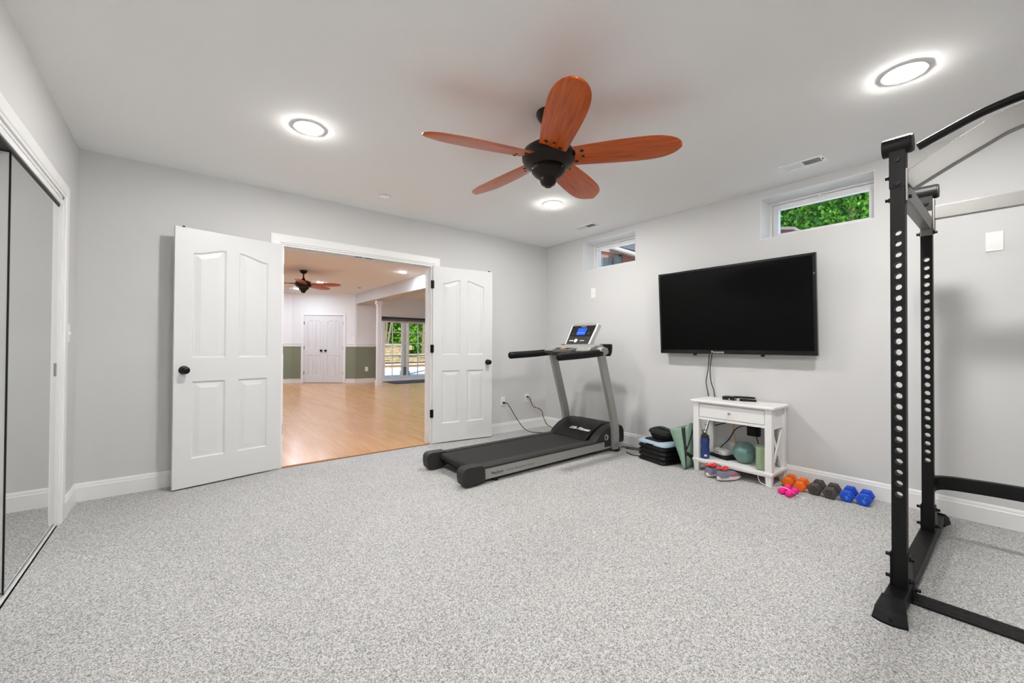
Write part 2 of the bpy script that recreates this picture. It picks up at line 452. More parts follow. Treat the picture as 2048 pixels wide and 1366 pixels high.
# ------------------------------------------------------------------ moulded four-panel doors
def panel_loop(x0, x1, z0, z1, arch, d, n=14):
    """arch: +1 rises to the right, -1 rises to the left, 0 flat; d inset. returns (x,z) loop"""
    lo = [(x0+d, z0+d), (x1-d, z0+d)]
    top = []
    for i in range(n+1):
        t = 1-i/n; x = x0+d+(x1-x0-2*d)*t
        tt = ((x-x0)/(x1-x0))
        s = tt if arch > 0 else 1-tt
        rise = .052*(3*s*s-2*s**3) if arch else 0
        top.append((x, z1-d+rise))
    return lo+top
def door_leaf(g, w, h, t, pan):
    """leaf in local x (0..w), z (0..h), front at y=0, back at y=t"""
    bm = bmesh.new()
    for side in (0, 1):
        y = lambda dep: dep if side == 0 else t-dep
        def loopv(l, dep): return [bm.verts.new((x, y(dep), z)) for x, z in l]
        outer = loopv([(0, 0), (w, 0), (w, h), (0, h)], 0)
        ed = [bm.edges.new((outer[i], outer[(i+1) % 4])) for i in range(4)]
        for (x0, x1, z0, z1, a) in pan:
            L = [loopv(panel_loop(x0, x1, z0, z1, a, d), dep) for d, dep in ((0, 0), (.010, .010), (.020, .0115), (.05, .002), (.056, .001))]
            n = len(L[0])
            ed += [bm.edges.new((L[0][i], L[0][(i+1) % n])) for i in range(n)]
            for k in range(len(L)-1):
                for i in range(n):
                    j = (i+1) % n; bm.faces.new((L[k][i], L[k][j], L[k+1][j], L[k+1][i]))
            bm.faces.new(L[-1])
        bmesh.ops.triangle_fill(bm, use_beauty=True, use_dissolve=False, edges=ed)
        if side == 0: o1 = outer
        else:
            for i in range(4): bm.faces.new((o1[i], o1[(i+1) % 4], outer[(i+1) % 4], outer[i]))
    bm.verts.index_update()
    g.add([v.co.copy() for v in bm.verts], [tuple(v.index for v in q.verts) for q in bm.faces]); bm.free()
def pans(w, h):
    a, b = .113/.762*w, .045/.762*w
    return [(a, w/2-b, 1.005*h/2.02, 1.83*h/2.02, 1), (w/2+b, w-a, 1.005*h/2.02, 1.83*h/2.02, -1),
            (a, w/2-b, .215*h/2.02, .82*h/2.02, 0), (w/2+b, w-a, .215*h/2.02, .82*h/2.02, 0)]
def knob(M, parent, rose=True):
    g = G(M); g.lathe((0, 0, 0), [(.0, 0), (.033, 0), (.033, .005), (.028, .009), (.012, .012), (.011, .03), (.02, .034), (.027, .042), (.029, .052), (.026, .06), (.016, .066), (.0, .068)], 24)
    return mk('knob', g, M_BLACKMET, parent)
def door(name, hinge, ang, w, h, label, knob_z=.92, flip=False, hinges=(), t=.035, bottom=.012, hback=False):
    """hinge = (x,y); ang = direction of the leaf from the hinge; leaf front (y=0 side) faces right-hand normal"""
    d = Vector((math.cos(ang), math.sin(ang), 0)); n = Vector((math.sin(ang), -math.cos(ang), 0))   # n: local -y (front)
    if flip: n = -n
    M = Matrix(((d.x, -n.x, 0, hinge[0]), (d.y, -n.y, 0, hinge[1]), (0, 0, 1, bottom), (0, 0, 0, 1)))
    root = thing(name, label, None, (hinge[0], hinge[1], bottom), kind='structure')
    g = G(M); door_leaf(g, w, h, t, pans(w, h)); mk('door_leaf', g, M_DOOR, root, smooth=28, wn=True)
    for s in (0, 1):
        o = M @ Vector((w-.062, 0 if s == 0 else t, knob_z-bottom)); nn = n if s == 0 else -n
        a, b = frame(nn); knob(Matrix(((a.x, b.x, nn.x, o.x), (a.y, b.y, nn.y, o.y), (a.z, b.z, nn.z, o.z), (0, 0, 0, 1))), root)
    for z in hinges:
        g = G(M @ Matrix.Translation((0, t, 0)) @ Matrix.Scale(-1, 4, (0, 1, 0)) if hback else M); g.cyl((-.006, -.004, z-.045), (-.006, -.004, z+.045), .0075, n=10); g.box((-.028, -.001, z-.045), (.0, .0035, z+.045))
        g.box((0, -.0015, z-.045), (.012, .004, z+.045))
        mk('hinge', g, M_BLACKMET, root)
    return root
door('door_1', (DX0+.002, YB-.022), R_(191.5), .762, 2.012, 'open white four-panel door left of the doorway, dark round knob', flip=True, hinges=(.335, 1.07, 1.80), hback=True)
door('door_2', (DX1-.004, YB-.022), R_(-8.5), .758, 2.012, 'open white four-panel door right of the doorway behind the treadmill', hinges=(.335, 1.07, 1.80))
for nm, (hx, hy, an) in {'a': (DX0+.002, YB-.022, 191.5), 'b': (DX1-.004, YB-.022, -8.5)}.items():
    rt = bpy.data.objects['door_1' if nm == 'a' else 'door_2']
    px = hx+.71*math.cos(R_(an)); py = hy+.71*math.sin(R_(an))
    mk('flush_bolt', G().box((px-.008, py-.012, 2.024), (px+.008, py+.012, 2.03)), M_BLACKMET, rt)

# ------------------------------------------------------------------ closet: casing, jamb, track, mirrored sliding doors
casing('trim_5', 0, XL, 1, CY0, CY1, CZ, label='white moulded casing around the mirrored closet')
g = G().box((XL-.122, CY1-.018, 0), (XL+.001, CY1+.001, CZ)).box((XL-.122, CY0-.001, 0), (XL+.001, CY0+.018, CZ)).box((XL-.122, CY0, CZ-.018), (XL+.001, CY1, CZ+.001))
struct('trim_6', g, M_TRIM, 'white closet jamb lining', smooth=0)
tr = thing('trim_7', 'white closet sliding door tracks', None, (XL-.03, 2.9, 0), kind='structure')
mk('bottom_track', G().box((XL-.030, CY0+.018, 0), (XL-.004, CY1-.018, .007)).box((XL-.008, CY0+.018, 0), (XL-.004, CY1-.018, .016)).box((XL-.030, CY0+.018, 0), (XL-.026, CY1-.018, .014)), M_TRIM, tr, bevel=.001)
mk('top_track', G().box((XL-.118, CY0+.018, CZ-.05), (XL-.003, CY1-.018, CZ-.018)), M_TRIM, tr)
mk('track_channel', G().box((XL-.112, CY0+.018, CZ-.064), (XL-.010, CY1-.018, CZ-.05)), M_BLACKMET, tr)
def mirror_door(name, x, y0, y1, label, handle):
    """sliding slab with a mirror glued on its room side at plane x"""
    root = thing(name, label, None, (x, (y0+y1)/2, .03), kind='structure')
    z0, z1 = .030, CZ-.066
    dark = mat('mirror_frame_dark', S(30, 30, 30), .35, .4)
    mk('door_slab', G().box((x-.042, y0, z0), (x-.004, y1, z1)), mat('closet_slab', (.66, .66, .65, 1), .5), root, bevel=.001)
    mk('mirror_pane', G().box((x-.004, y0+.004, .018), (x, y1-.004, z1-.004)), M_MIRROR, root, smooth=0)
    mk('mirror_edge', G().box((x-.004, y0-.002, .018), (x+.002, y0+.004, z1)), dark, root)
    mk('mirror_edge', G().box((x-.004, y1-.004, .018), (x+.002, y1, z1)), M_TRIM, root)
    mk('top_rail', G().box((x-.004, y0+.004, z1-.004), (x+.002, y1-.004, z1)), dark, root)
    if handle: mk('finger_pull', G().box((x, y1-.035, .92), (x+.006, y1-.02, 1.0)), M_STEEL, root, bevel=.001)
mirror_door('door_3', XL-.014, 2.80, CY1-.02, 'mirrored closet sliding door by the corner', True)
mirror_door('door_4', XL-.064, CY0+.02, 2.92, 'mirrored closet sliding door nearest the viewer, behind the other one', False)

# ------------------------------------------------------------------ high windows
def hopper_window(name, W, label):
    y0, y1, z0, z1 = W
    root = thing(name, label, None, (XR+.2, (y0+y1)/2, z0), kind='structure')
    d = .205; t = .004
    g = G().box((XR-.001, y0-.0, z1-t), (XR+d, y1, z1)).box((XR-.001, y0, z0), (XR+d, y1, z0+t)).box((XR-.001, y0, z0+t), (XR+d, y0+t, z1-t)).box((XR-.001, y1-t, z0+t), (XR+d, y1, z1-t))
    mk('window_reveal', g, M_TRIM, root)
    x = XR+.20; a = .022
    def ring(x0, x1, e, w):
        return G().box((x0, y0+e, z1-e-w), (x1, y1-e, z1-e)).box((x0, y0+e, z0+e), (x1, y1-e, z0+e+w)).box((x0, y0+e, z0+e+w), (x1, y0+e+w, z1-e-w)).box((x0, y1-e-w, z0+e+w), (x1, y1-e, z1-e-w))
    mk('window_frame', ring(x, x+.09, t, .022), M_VINYL, root, bevel=.002)
    mk('sash', ring(x+.012, x+.07, .03, .042), M_VINYL, root, bevel=.003)
    mk('latch', G().box((x+.002, (y0+y1)/2-.035, z1-.045), (x+.014, (y0+y1)/2+.035, z1-.03)).box((x-.004, (y0+y1)/2-.008, z1-.048), (x+.012, (y0+y1)/2+.008, z1-.022)), M_VINYL, root, bevel=.002)
    mk('pane', G().box((x+.038, y0+.07, z0+.07), (x+.042, y1-.07, z1-.07)), M_GLASS, root, smooth=0)
hopper_window('window_1', W1, 'small high white window near the corner showing a brick house')
hopper_window('window_2', W2, 'small high white window above the television showing green leaves')

# ------------------------------------------------------------------ recessed lights, vents, detector
def downlight(name, label, m, group):
    root = local_thing(name, label, 'ceiling light', group)
    mk('trim_ring', G().lathe((0, 0, 0), [(.066, .0), (.066, -.001), (.088, -.0048), (.091, -.004), (.092, 0)], 36), M_WHITEP, root)
    mk('lens', G().lathe((0, 0, 0), [(.0, -.001), (.066, -.001), (.0655, -.0078), (.06, -.0108), (.03, -.0128), (.0, -.0135)], 36), m, root)
    return root
L0 = downlight('recessed_light', 'lit round recessed light above the left open door', M_LENS, 'recessed lights of the exercise room')
L0.location = (.624, 2.864, H)
for (x, y, lab) in [(2.839, .365, 'lit round recessed light above the power rack'), (2.821, 2.878, 'lit round recessed light beyond the ceiling fan, near the corner vent'), (.624, .365, 'lit round recessed light overhead, outside the picture')]:
    c = dup(L0); c.location = (x, y, H); c['label'] = lab
def vent(name, x0, x1, y0, y1, label):
    root = thing(name, label, 'air vent', ((x0+x1)/2, (y0+y1)/2, H-.006), 'ceiling air vents')
    z = H
    f = .022
    g = G().box((x0, y0, z-.006), (x1, y0+f, z)).box((x0, y1-f, z-.006), (x1, y1, z)).box((x0, y0+f, z-.006), (x0+f, y1-f, z)).box((x1-f, y0+f, z-.006), (x1, y1-f, z))
    ym = (y0+y1)/2
    g.box((x0+f, ym-.006, z-.005), (x1-f, ym+.006, z))
    mk('vent_frame', g, M_WHITEP, root)
    mk('duct_opening', G().box((x0+f, y0+f, z-.0008), (x1-f, y1-f, z-.0002)), mat('vent_dark', S(70, 68, 66), .8), root)
    g = G(); n = 13
    for hlf, sgn in ((0, 1), (1, -1)):
        a0, a1 = (y0+f, ym-.006) if hlf == 0 else (ym+.006, y1-f)
        for i in range(n):
            yy = a0+(a1-a0)*(i+.5)/n
            g.prism([(x0+f, yy-.004*sgn, z-.0055), (x0+f, yy-.003*sgn, z-.0055), (x0+f, yy+.003*sgn, z-.001), (x0+f, yy+.002*sgn, z-.001)], (x1-x0-2*f, 0, 0))
    tag(mk('louvres', g, M_WHITEP, root, smooth=0), kind='stuff')
    mk('damper_lever', G().box(((x0+x1)/2-.012, y0+.006, z-.014), ((x0+x1)/2-.004, y0+.012, z-.006)), M_PLASTG, root)
vent('ceiling_vent', 3.586, 3.722, .895, 1.172, 'white slotted ceiling vent above the window over the television')
vent('ceiling_vent', 3.594, 3.716, 3.03, 3.304, 'white slotted ceiling vent near the room corner')
def detector(loc, label, r=.055, m=None):
    root = thing('smoke_detector', label, 'smoke detector', loc)
    x, y, z = loc
    mk('base', G().lathe((x, y, z), [(0, 0), (r, 0), (r, -.008), (0, -.008)], 32), M_WHITEP, root)
    mk('cover', G().lathe((x, y, z), [(0, -.012), (r*.9, -.012), (r*.86, -.03), (r*.6, -.036), (0, -.036)], 32), M_WHITEP, root)
    mk('sensor_gap', G().lathe((x, y, z), [(0, -.008), (r*.84, -.008), (r*.84, -.0125), (0, -.0125)], 32), M_PLASTG, root)
detector((1.461, 3.708, H), 'round white smoke detector on the ceiling above the doorway')

# ------------------------------------------------------------------ ceiling fans
def fan(name, label, drop_z, base_ang):
    """drop_z: heights relative to the ceiling"""
    root = local_thing(name, label, 'ceiling fan', 'ceiling fans with cherry wood blades')
    hz = drop_z     # hub centre below ceiling (negative)
    mk('canopy', G().lathe((0, 0, 0), [(0, 0), (.072, 0), (.074, -.012), (.066, -.03), (.05, -.055), (.034, -.066), (0, -.066)], 32), M_BRONZE, root)
    mk('downrod', G().cyl((0, 0, -.05), (0, 0, hz+.06), .0135, n=16), M_BRONZE, root)
    mk('coupling', G().lathe((0, 0, hz), [(0, .13), (.022, .13), (.026, .115), (.05, .085), (.055, .07), (0, .07)], 24), M_BRONZE, root)
    mk('motor_housing', G().lathe((0, 0, hz), [(0, .085), (.06, .082), (.11, .07), (.145, .045), (.158, .015), (.156, -.012), (.14, -.04), (.112, -.056), (.1, -.06), (0, -.06)], 44), M_BRONZE, root)
    sw = mk('switch_housing', G().lathe((0, 0, hz), [(0, -.056), (.098, -.056), (.1, -.064), (.1, -.082), (.094, -.088), (.085, -.1), (.062, -.118), (.05, -.124), (.048, -.142), (.04, -.158), (.022, -.168), (.02, -.172), (0, -.174)], 40), M_BRONZE, root)
    for k in range(3):
        a = R_(40+120*k)
        mk('screw', G().lathe((.099*math.cos(a), .099*math.sin(a), hz-.073), [(0, 0), (.0045, 0), (.0035, .003), (0, .004)], 10, (math.cos(a), math.sin(a), 0)), M_STEEL, sw)
    # one blade along +x, pitched about x
    pit = R_(-13)
    def blade_geo():
        n = 26; top = []; bot = []
        g = G()
        rows = []
        for i in range(n+1):
            t = math.sin(PI/2*i/n); x = .148+(.748-.148)*t
            half = .078+.022*math.sin(min(1, t/.62)*PI/2)
            if t > .62:
                q = (t-.62)/.38; half = .100*math.sqrt(max(0, 1-q**2.6))
            half = max(half, .002)
            rows.append((x, half))
        m = 8; vs = []; fs = []
        for lay in (0, 1):
            for x, hf in rows:
                for j in range(m+1):
                    s = -1+2*j/m
                    y = s*hf
                    xx = x
                    k = max(0, 1-(x-.148)/.16)
                    xx = x-.072*(s*.5+.5)**1.6*k+.030*(1-s*s)*k      # swept, concave root
                    z = -.006*(1-s*s) + (.0035 if lay else -.0035)*(1-abs(s)**6*.7)
                    vs.append((xx, y, z))
        W = m+1; off = (n+1)*W
        for i in range(n):
            for j in range(m):
                a = i*W+j
                fs.append((a, a+1, a+W+1, a+W)); fs.append((off+a, off+a+W, off+a+W+1, off+a+1))
            fs.append((i*W, (i+1)*W, off+(i+1)*W, off+i*W)); fs.append((i*W+m, off+i*W+m, off+(i+1)*W+m, (i+1)*W+m))
        for j in range(m):
            fs.append((j, off+j, off+j+1, j+1)); b = n*W+j; fs.append((b, b+1, off+b+1, off+b))
        return vs, fs
    vs, fs = blade_geo()
    for k in range(5):
        ang = R_(base_ang+72*k)
        M = Matrix.Translation((0, 0, hz)) @ Matrix.Rotation(ang, 4, 'Z') @ Matrix.Rotation(pit, 4, 'X')
        # blade mesh kept in its own axes so the grain runs along it
        me = bpy.data.objects.get('__blade') if False else None
        g = G(); g.add(vs, fs)
        b = mk('fan_blade', g, M_BLADE, root, smooth=40)
        b.matrix_parent_inverse = Matrix.Identity(4); b.matrix_basis = M
        gi = G(M); gi.prism([(.07, -.02, .004), (.15, -.045, .004), (.23, -.028, .004), (.262, 0, .004), (.23, .034, .004), (.15, .04, .004), (.07, .02, .004)], (0, 0, .007))
        mk('blade_arm', gi, M_BRONZE, root, bevel=.002)
        for (sx, sy) in ((.200, -.045), (.205, 0.0), (.165, .042)):
            gs = G(M); gs.lathe((sx, sy, -.0085), [(0, -.004), (.008, -.003), (.0115, 0), (.0115, .003), (0, .003)], 14)
            mk('blade_screw', gs, M_BRONZE, root)
    return root
fan1 = fan('ceiling_fan', 'large five-blade ceiling fan with cherry wood blades in the exercise room', -.273, 19.5)
fan1.location = (1.695, 1.766, H)

# ------------------------------------------------------------------ wall plates
def plate(name, M, w, h, label, cat, kind='blank', group=None):
    """M: origin on the wall, x right, y up, z outward"""
    root = thing(name, label, cat, tuple(M.translation), group)
    mk('cover_plate', G(M).box((-w/2, -h/2, 0), (w/2, h/2, .006)), M_WHITEP, root, bevel=.002)
    if kind == 'outlet':
        for s in (-1, 1):
            b = mk('receptacle', G(M).box((-.017, s*.0195-.0145, .006), (.017, s*.0195+.0145, .0075)), M_WHITEP, root, bevel=.001)
            mk('slots', G(M).box((-.008, s*.0195-.002, .0074), (-.006, s*.0195+.006, .0077)).box((.006, s*.0195-.002, .0074), (.008, s*.0195+.006, .0077)), M_PLASTG, b)
        mk('screw', G(M).lathe((0, 0, .006), [(0, .0), (.003, 0), (.003, .001), (0, .0015)], 10), M_STEEL, root)
    elif kind == 'switch':
        mk('rocker', G(M).box((-.016, -.033, .006), (.016, .033, .0085)), M_WHITEP, root, bevel=.001)
    elif kind == 'toggle':
        mk('toggle', G(M).box((-.005, -.012, .006), (.005, .008, .016)), M_WHITEP, root, bevel=.001)
    else:
        for s in (-1, 1): mk('screw', G(M).lathe((0, s*h*.36, .006), [(0, 0), (.0035, 0), (.0035, .001), (0, .0015)], 10), M_TRIM, root)
    return root
def MR(y, z): return basis((XR, y, z), (0, -1, 0), (0, 0, 1))     # on the right wall
def MBk(x, z): return basis((x, YB, z), (1, 0, 0), (0, 0, 1))     # on the back wall, outward -y
plate('wall_plate', MR(.102, 1.797), .075, .122, 'white blank wall plate right of the power rack', 'wall plate')
plate('wall_plate', MR(3.355, 1.783), .07, .125, 'small white wall plate above the treadmill', 'wall plate', 'toggle')
plate('wall_outlet', MBk(3.238, .405), .07, .115, 'white outlet nearer the open door with the treadmill plug in it', 'outlet', 'outlet', 'outlets behind the treadmill')
plate('wall_outlet', MBk(3.647, .415), .07, .115, 'white outlet near the corner with black and orange cords in it', 'outlet', 'outlet', 'outlets behind the treadmill')
plate('light_switch', basis((XL, 3.92, 1.19), (0, 1, 0), (0, 0, 1)), .07, .118, 'white light switch beside the mirrored closet', 'light switch', 'toggle')

def cord(name, pts, r, m, label, cat='cable', plug=None, group=None, k=8):
    root = thing(name, label, cat, pts[-1], group)
    mk('cord_jacket', G().tube(spline(pts, k), r, 8), m, root)
    if plug:
        p, q, rr = plug; mk('plug', G().cyl(p, q, rr, rr*.8, 12), M_CORD, root)
    return root
cord('power_cable', [(3.25, YB-.03, .385), (3.28, YB-.05, .375), (3.325, YB-.06, .31), (3.40, YB-.10, .17), (3.46, YB-.16, .06), (3.52, YB-.22, .012), (3.58, YB-.32, .008), (3.66, YB-.45, .008), (3.70, 3.45, .008)], .0045, M_CORD,
     'black power cord drooping from the outlet to the floor behind the treadmill', plug=((3.238, YB-.008, .385), (3.256, YB-.034, .383), .013))
cord('power_cable', [(3.655, YB-.03, .43), (3.67, YB-.05, .41), (3.69, YB-.05, .35), (3.74, YB-.04, .29), (3.84, YB-.04, .26), (3.885, YB-.05, .22), (3.90, YB-.06, .16), (3.93, YB-.09, .05), (3.94, YB-.2, .008)], .0045, M_CORD,
     'black cord hanging from the outlet by the room corner', plug=((3.647, YB-.008, .432), (3.655, YB-.032, .43), .012))
cord('data_cable', [(3.652, YB-.02, .40), (3.68, YB-.04, .39), (3.73, YB-.05, .33), (3.79, YB-.045, .275), (3.85, YB-.04, .245), (3.89, YB-.05, .21), (3.915, YB-.06, .12), (3.95, YB-.12, .008)], .003, M_ORCORD,
     'thin orange cable hanging from the outlet by the room corner')
cord('floor_cable', [(3.80, 2.72, .006), (3.84, 2.55, .006), (3.80, 2.45, .006), (3.66, 2.43, .006), (3.62, 2.52, .006), (3.67, 2.62, .006)], .005, M_CORD, 'black cable looped on the carpet beside the treadmill front')
cord('floor_cable', [(3.80, 2.78, .012), (3.88, 2.6, .012), (3.93, 2.46, .010), (3.95, 2.2, .008)], .005, M_CORD, 'black cable along the baseboard behind the step platform')

# ------------------------------------------------------------------ television
def television():
    yc0, yc1 = 1.008, 2.370
    top = Vector((3.87, 0, 1.868)); bot = Vector((3.92, 0, 1.054))
    root = thing('television', 'large black flat television mounted on the grey wall', 'television', (3.93, 1.69, 1.054))
    vdir = (top-bot); hgt = vdir.length
    M = basis((bot.x, yc1, bot.z), (0, -1, 0), vdir)           # x right (towards -y), y up, z towards the viewer
    w = yc1-yc0; b = .022; bb = .036
    mk('back_shell', G(M).box((.004, .004, -.045), (w-.004, hgt-.004, -.004)), M_PLAST, root, bevel=.012)
    g = G(M).box((0, 0, -.012), (w, bb, .006)).box((0, hgt-b, -.012), (w, hgt, .006)).box((0, bb, -.012), (b, hgt-b, .006)).box((w-b, bb, -.012), (w, hgt-b, .006))
    mk('bezel', g, M_TVB, root, bevel=.003)
    mk('edge_strip', G(M).box((-.003, -.004, -.016), (w+.003, 0, -.004)).box((w, -.004, -.016), (w+.003, hgt, -.004)), M_SILVER, root)
    mk('screen', G(M).box((b-.001, bb-.001, -.01), (w-b+.001, hgt-b+.001, .001)), M_TVS, root, smooth=0)
    text('logo_lettering', 'Panasonic', .03, M @ Matrix.Translation((w*.43, bb*.45, .0062)), M_PRINTW, root, extrude=.0003)
    mk('power_light', G(M).box((w-.016, hgt-.17, .006), (w-.008, hgt-.155, .0075)), M_PRINTG, root)
    for yy in (2.0, 1.4):
        mk('mount_foot', G().box((3.90, yy-.012, 1.035), (3.925, yy+.012, 1.06)), M_BLACKMET, root, bevel=.002)
    mk('wall_mount', G().box((3.945, 1.35, 1.25), (XR+.001, 2.05, 1.65)), M_BLACKMET, root)
television()
cord('tv_cable', [(3.99, 1.898, 1.10), (3.985, 1.898, 1.03), (3.98, 1.905, .90), (3.98, 1.925, .78), (4.0, 1.915, .66), (4.0, 1.90, .50), (3.995, 1.87, .40)], .004, M_CORD, 'left black cable hanging from the television', group='television cables')
cord('tv_cable', [(3.99, 1.872, 1.10), (3.985, 1.872, 1.03), (3.98, 1.885, .92), (3.98, 1.88, .80), (3.998, 1.86, .70), (4.0, 1.845, .60), (3.995, 1.80, .45)], .004, M_CORD, 'right black cable hanging from the television', group='television cables')

# ------------------------------------------------------------------ white console table
def console_table():
    x0, x1, y0, y1 = 3.655, 3.985, 1.245, 1.885
    root = thing('console_table', 'small white console table with one drawer and crossed side braces', 'table', ((x0+x1)/2, (y0+y1)/2, 0))
    mk('table_top', G().box((x0-.02, y0-.02, .618), (x1+.002, y1+.02, .640)), M_CAB, root, bevel=.006, seg=3)
    L = .05
    for (lx, ly) in ((x0, y0), (x0, y1-L), (x1-L, y0), (x1-L, y1-L)):
        sx = 0 if lx == x0 else 1; sy = 0 if ly == y0 else 1
        mk('leg', G().loft([[(lx+a*L+(.5-a)*.014, ly+b*L+(.5-b)*.014, 0) for a, b in ((0, 0), (1, 0), (1, 1), (0, 1))],
                            [(lx+a*L, ly+b*L, .088) for a, b in ((0, 0), (1, 0), (1, 1), (0, 1))],
                            [(lx+a*L, ly+b*L, .618) for a, b in ((0, 0), (1, 0), (1, 1), (0, 1))]]), M_CAB, root)
    mk('shelf', G().box((x0-.008, y0-.008, .088), (x1+.004, y1+.008, .112)), M_CAB, root, bevel=.005)
    mk('shelf_moulding', G().box((x0-.003, y0-.003, .078), (x1, y1+.003, .089)), M_CAB, root, bevel=.003)
    mk('bottom_rail', G().box((x0+.004, y0+L, .466), (x0+.03, y1-L, .488)), M_CAB, root, bevel=.001)
    dr = mk('drawer', G().box((x0+.002, y0+L+.004, .492), (x0+.24, y1-L-.004, .603)), M_CAB, root, bevel=.0015)
    mk('top_rail', G().box((x0+.012, y0+L, .606), (x0+.03, y1-L, .618)), M_CAB, root)
    mk('drawer_knob', G().lathe((x0+.003, (y0+y1)/2, .548), [(0, 0), (.006, 0), (.005, .01), (.011, .015), (.0125, .022), (.008, .028), (0, .029)], 8, (-1, 0, 0)), M_STEEL, dr)
    for yy in (y0+.012, y1-.026):
        mk('side_panel', G().box((x0+L, yy, .47), (x1-L, yy+.014, .618)), M_CAB, root)
        mk('side_rail', G().box((x0+L, yy-.004, .452), (x1-L, yy+.018, .47)), M_CAB, root)
        xa, xb, za, zb = x0+L-.004, x1-L+.004, .112, .456
        for k, (p, q) in enumerate((((xa, za), (xb, zb)), ((xa, zb), (xb, za)))):
            d = Vector((q[0]-p[0], 0, q[1]-p[1])); n = Vector((-d.z, 0, d.x)).normalized()*.014
            yo = yy+(.0 if k == 0 else .006)
            mk('cross_brace', G().prism([(p[0]+n.x, yo, p[1]+n.z), (p[0]-n.x, yo, p[1]-n.z), (q[0]-n.x, yo, q[1]-n.z), (q[0]+n.x, yo, q[1]+n.z)], (0, .009, 0)), M_CAB, root)
console_table()
# things on the table
def rotM(x, y, z, a): return Matrix.Translation((x, y, z)) @ Matrix.Rotation(R_(a), 4, 'Z')
b = thing('media_box', 'small black media streaming box on the console table', 'media box', (3.885, 1.665, .64))
M = rotM(3.885, 1.665, .64, 8)
mk('case', G(M).box((-.05, -.05, 0), (.05, .05, .034)), M_TVB, b, bevel=.008, seg=3)
mk('indicator_light', G(M).box((-.0512, -.014, .009), (-.0498, -.008, .013)), mat('led_white', (1, 1, 1, 1), .5, emit=((1, 1, 1, 1), 3)), b)
cord('media_cable', [(3.935, 1.655, .652), (3.96, 1.64, .648), (3.985, 1.66, .646), (4.002, 1.68, .60), (4.0, 1.70, .5)], .003, M_CORD, 'thin black cable leaving the back of the media box')
def remote(x, y, z, a, tilt, label, l=.155, m=None):
    root = thing('remote_control', label, 'remote control', (x, y, z), 'remote controls on the console table')
    M = rotM(x, y, z, a) @ Matrix.Rotation(R_(tilt), 4, 'Y')
    mk('body', G(M).box((-l/2, -.022, 0), (l/2, .022, .016)), M_PLAST, root, bevel=.005)
    mk('keypad', G(M).box((-l/2+.012, -.016, .016), (l/2-.012, .016, .0172)), m or M_PLASTG, root)
    g = G(M)
    for i in range(6):
        for j in range(3): g.box((-l/2+.02+i*.02, -.011+j*.009, .0172), (-l/2+.03+i*.02, -.006+j*.009, .0185))
    tag(mk('buttons', g, M_PRINTG, root, smooth=0), kind='stuff')
remote(3.90, 1.515, .641, -68, 0, 'black remote control lying flat on the table', .13)
remote(3.89, 1.54, .664, -38, 3, 'black remote control resting across the other remote', .17, M_UPRIGHT)

# shelf items
def bottle():
    c = (3.705, 1.80, .1125)
    root = thing('water_bottle', 'translucent blue sports water bottle on the lower shelf', 'bottle', c)
    m = mat('blue_bottle', S(14, 44, 110), .15, spec=.6, noise=(18, .25), coat=.4)
    mk('bottle_body', G().lathe(c, [(0, 0), (.033, 0), (.0365, .006), (.0365, .06), (.034, .10), (.0355, .14), (.0365, .172), (.033, .186), (0, .19)], 32), m, root)
    cap = mk('cap', G().lathe(c, [(.03, .184), (.031, .186), (.031, .206), (.02, .214), (.014, .216), (.014, .228), (0, .228)], 28), M_PLASTG, root)
    mk('spout', G().cyl((c[0], c[1]-.004, c[2]+.218), (c[0]-.005, c[1]-.01, c[2]+.243), .009, .007, 12), mat('tan_rubber', S(176, 150, 120), .5), cap)
    mk('carry_loop', G().tube(spline([(c[0], c[1]+.018, c[2]+.212), (c[0], c[1]+.02, c[2]+.24), (c[0], c[1]+.004, c[2]+.252), (c[0], c[1]-.012, c[2]+.245)], 5), .0035, 8), M_PLASTG, cap)
    d = Vector((-.86, -.5, 0)); xx = Vector((.5, -.86, 0))
    o = Vector(c)+d*.0368+Vector((0, 0, .035)); Mx = basis(o, xx, (0, 0, 1))
    mk('print_block', G(Mx).box((-.010, -.004, -.003), (.010, .004, .0004)).box((-.010, -.012, -.003), (.010, -.0065, .0004)), M_PRINTW, root)
    text('print_lettering', 'H2O', .009, Mx @ Matrix.Translation((0, -.019, .0002)), M_PRINTW, root) if False else None
bottle()
g = G(rotM(3.87, 1.705, .1125, -20))
k = thing('notebook', 'black folded pad under the white case on the lower shelf', 'folder', (3.87, 1.705, .1125))
mk('cover', G(rotM(3.87, 1.705, .1125, -20)).box((-.07, -.10, 0), (.07, .10, .012)), M_CLOTH, k, bevel=.003)
mk('pages', G(rotM(3.865, 1.70, .1125, -26)).box((-.075, -.095, .013), (.07, .10, .026)), M_CLOTH, k, bevel=.003)
k = thing('glasses_case', 'small white soft case with a zip on the black pad', 'case', (3.86, 1.72, .139))
Mx = rotM(3.86, 1.72, .139, -24)
mk('body', G(Mx).loft([[((.052*s)*math.copysign(abs(math.cos(2*PI*i/24))**.6, math.cos(2*PI*i/24)), (.075*s)*math.copysign(abs(math.sin(2*PI*i/24))**.6, math.sin(2*PI*i/24)), z) for i in range(24)] for s, z in ((.8, 0), (.97, .006), (1, .02), (.96, .036), (.8, .046), (.3, .05))]), M_WHITEP, k)
mk('zip', G(Mx).tube([(-.0535, -.05, .024), (-.054, 0, .025), (-.0535, .05, .024)], .0022, 6), M_PRINTG, k)
root = thing('exercise_ball', 'small teal exercise ball on the lower shelf', 'ball', (3.825, 1.513, .1125))
mk('ball_skin', G().lathe((3.825, 1.513, .1125), [(0, 0), (.03, .0005), (.05, .008)]+[(.094*math.sin(a), .0895-.0895*math.cos(a)) for a in [R_(40+i*8) for i in range(17)]]+[(0, .179)], 40), M_BALL, root, smooth=60)
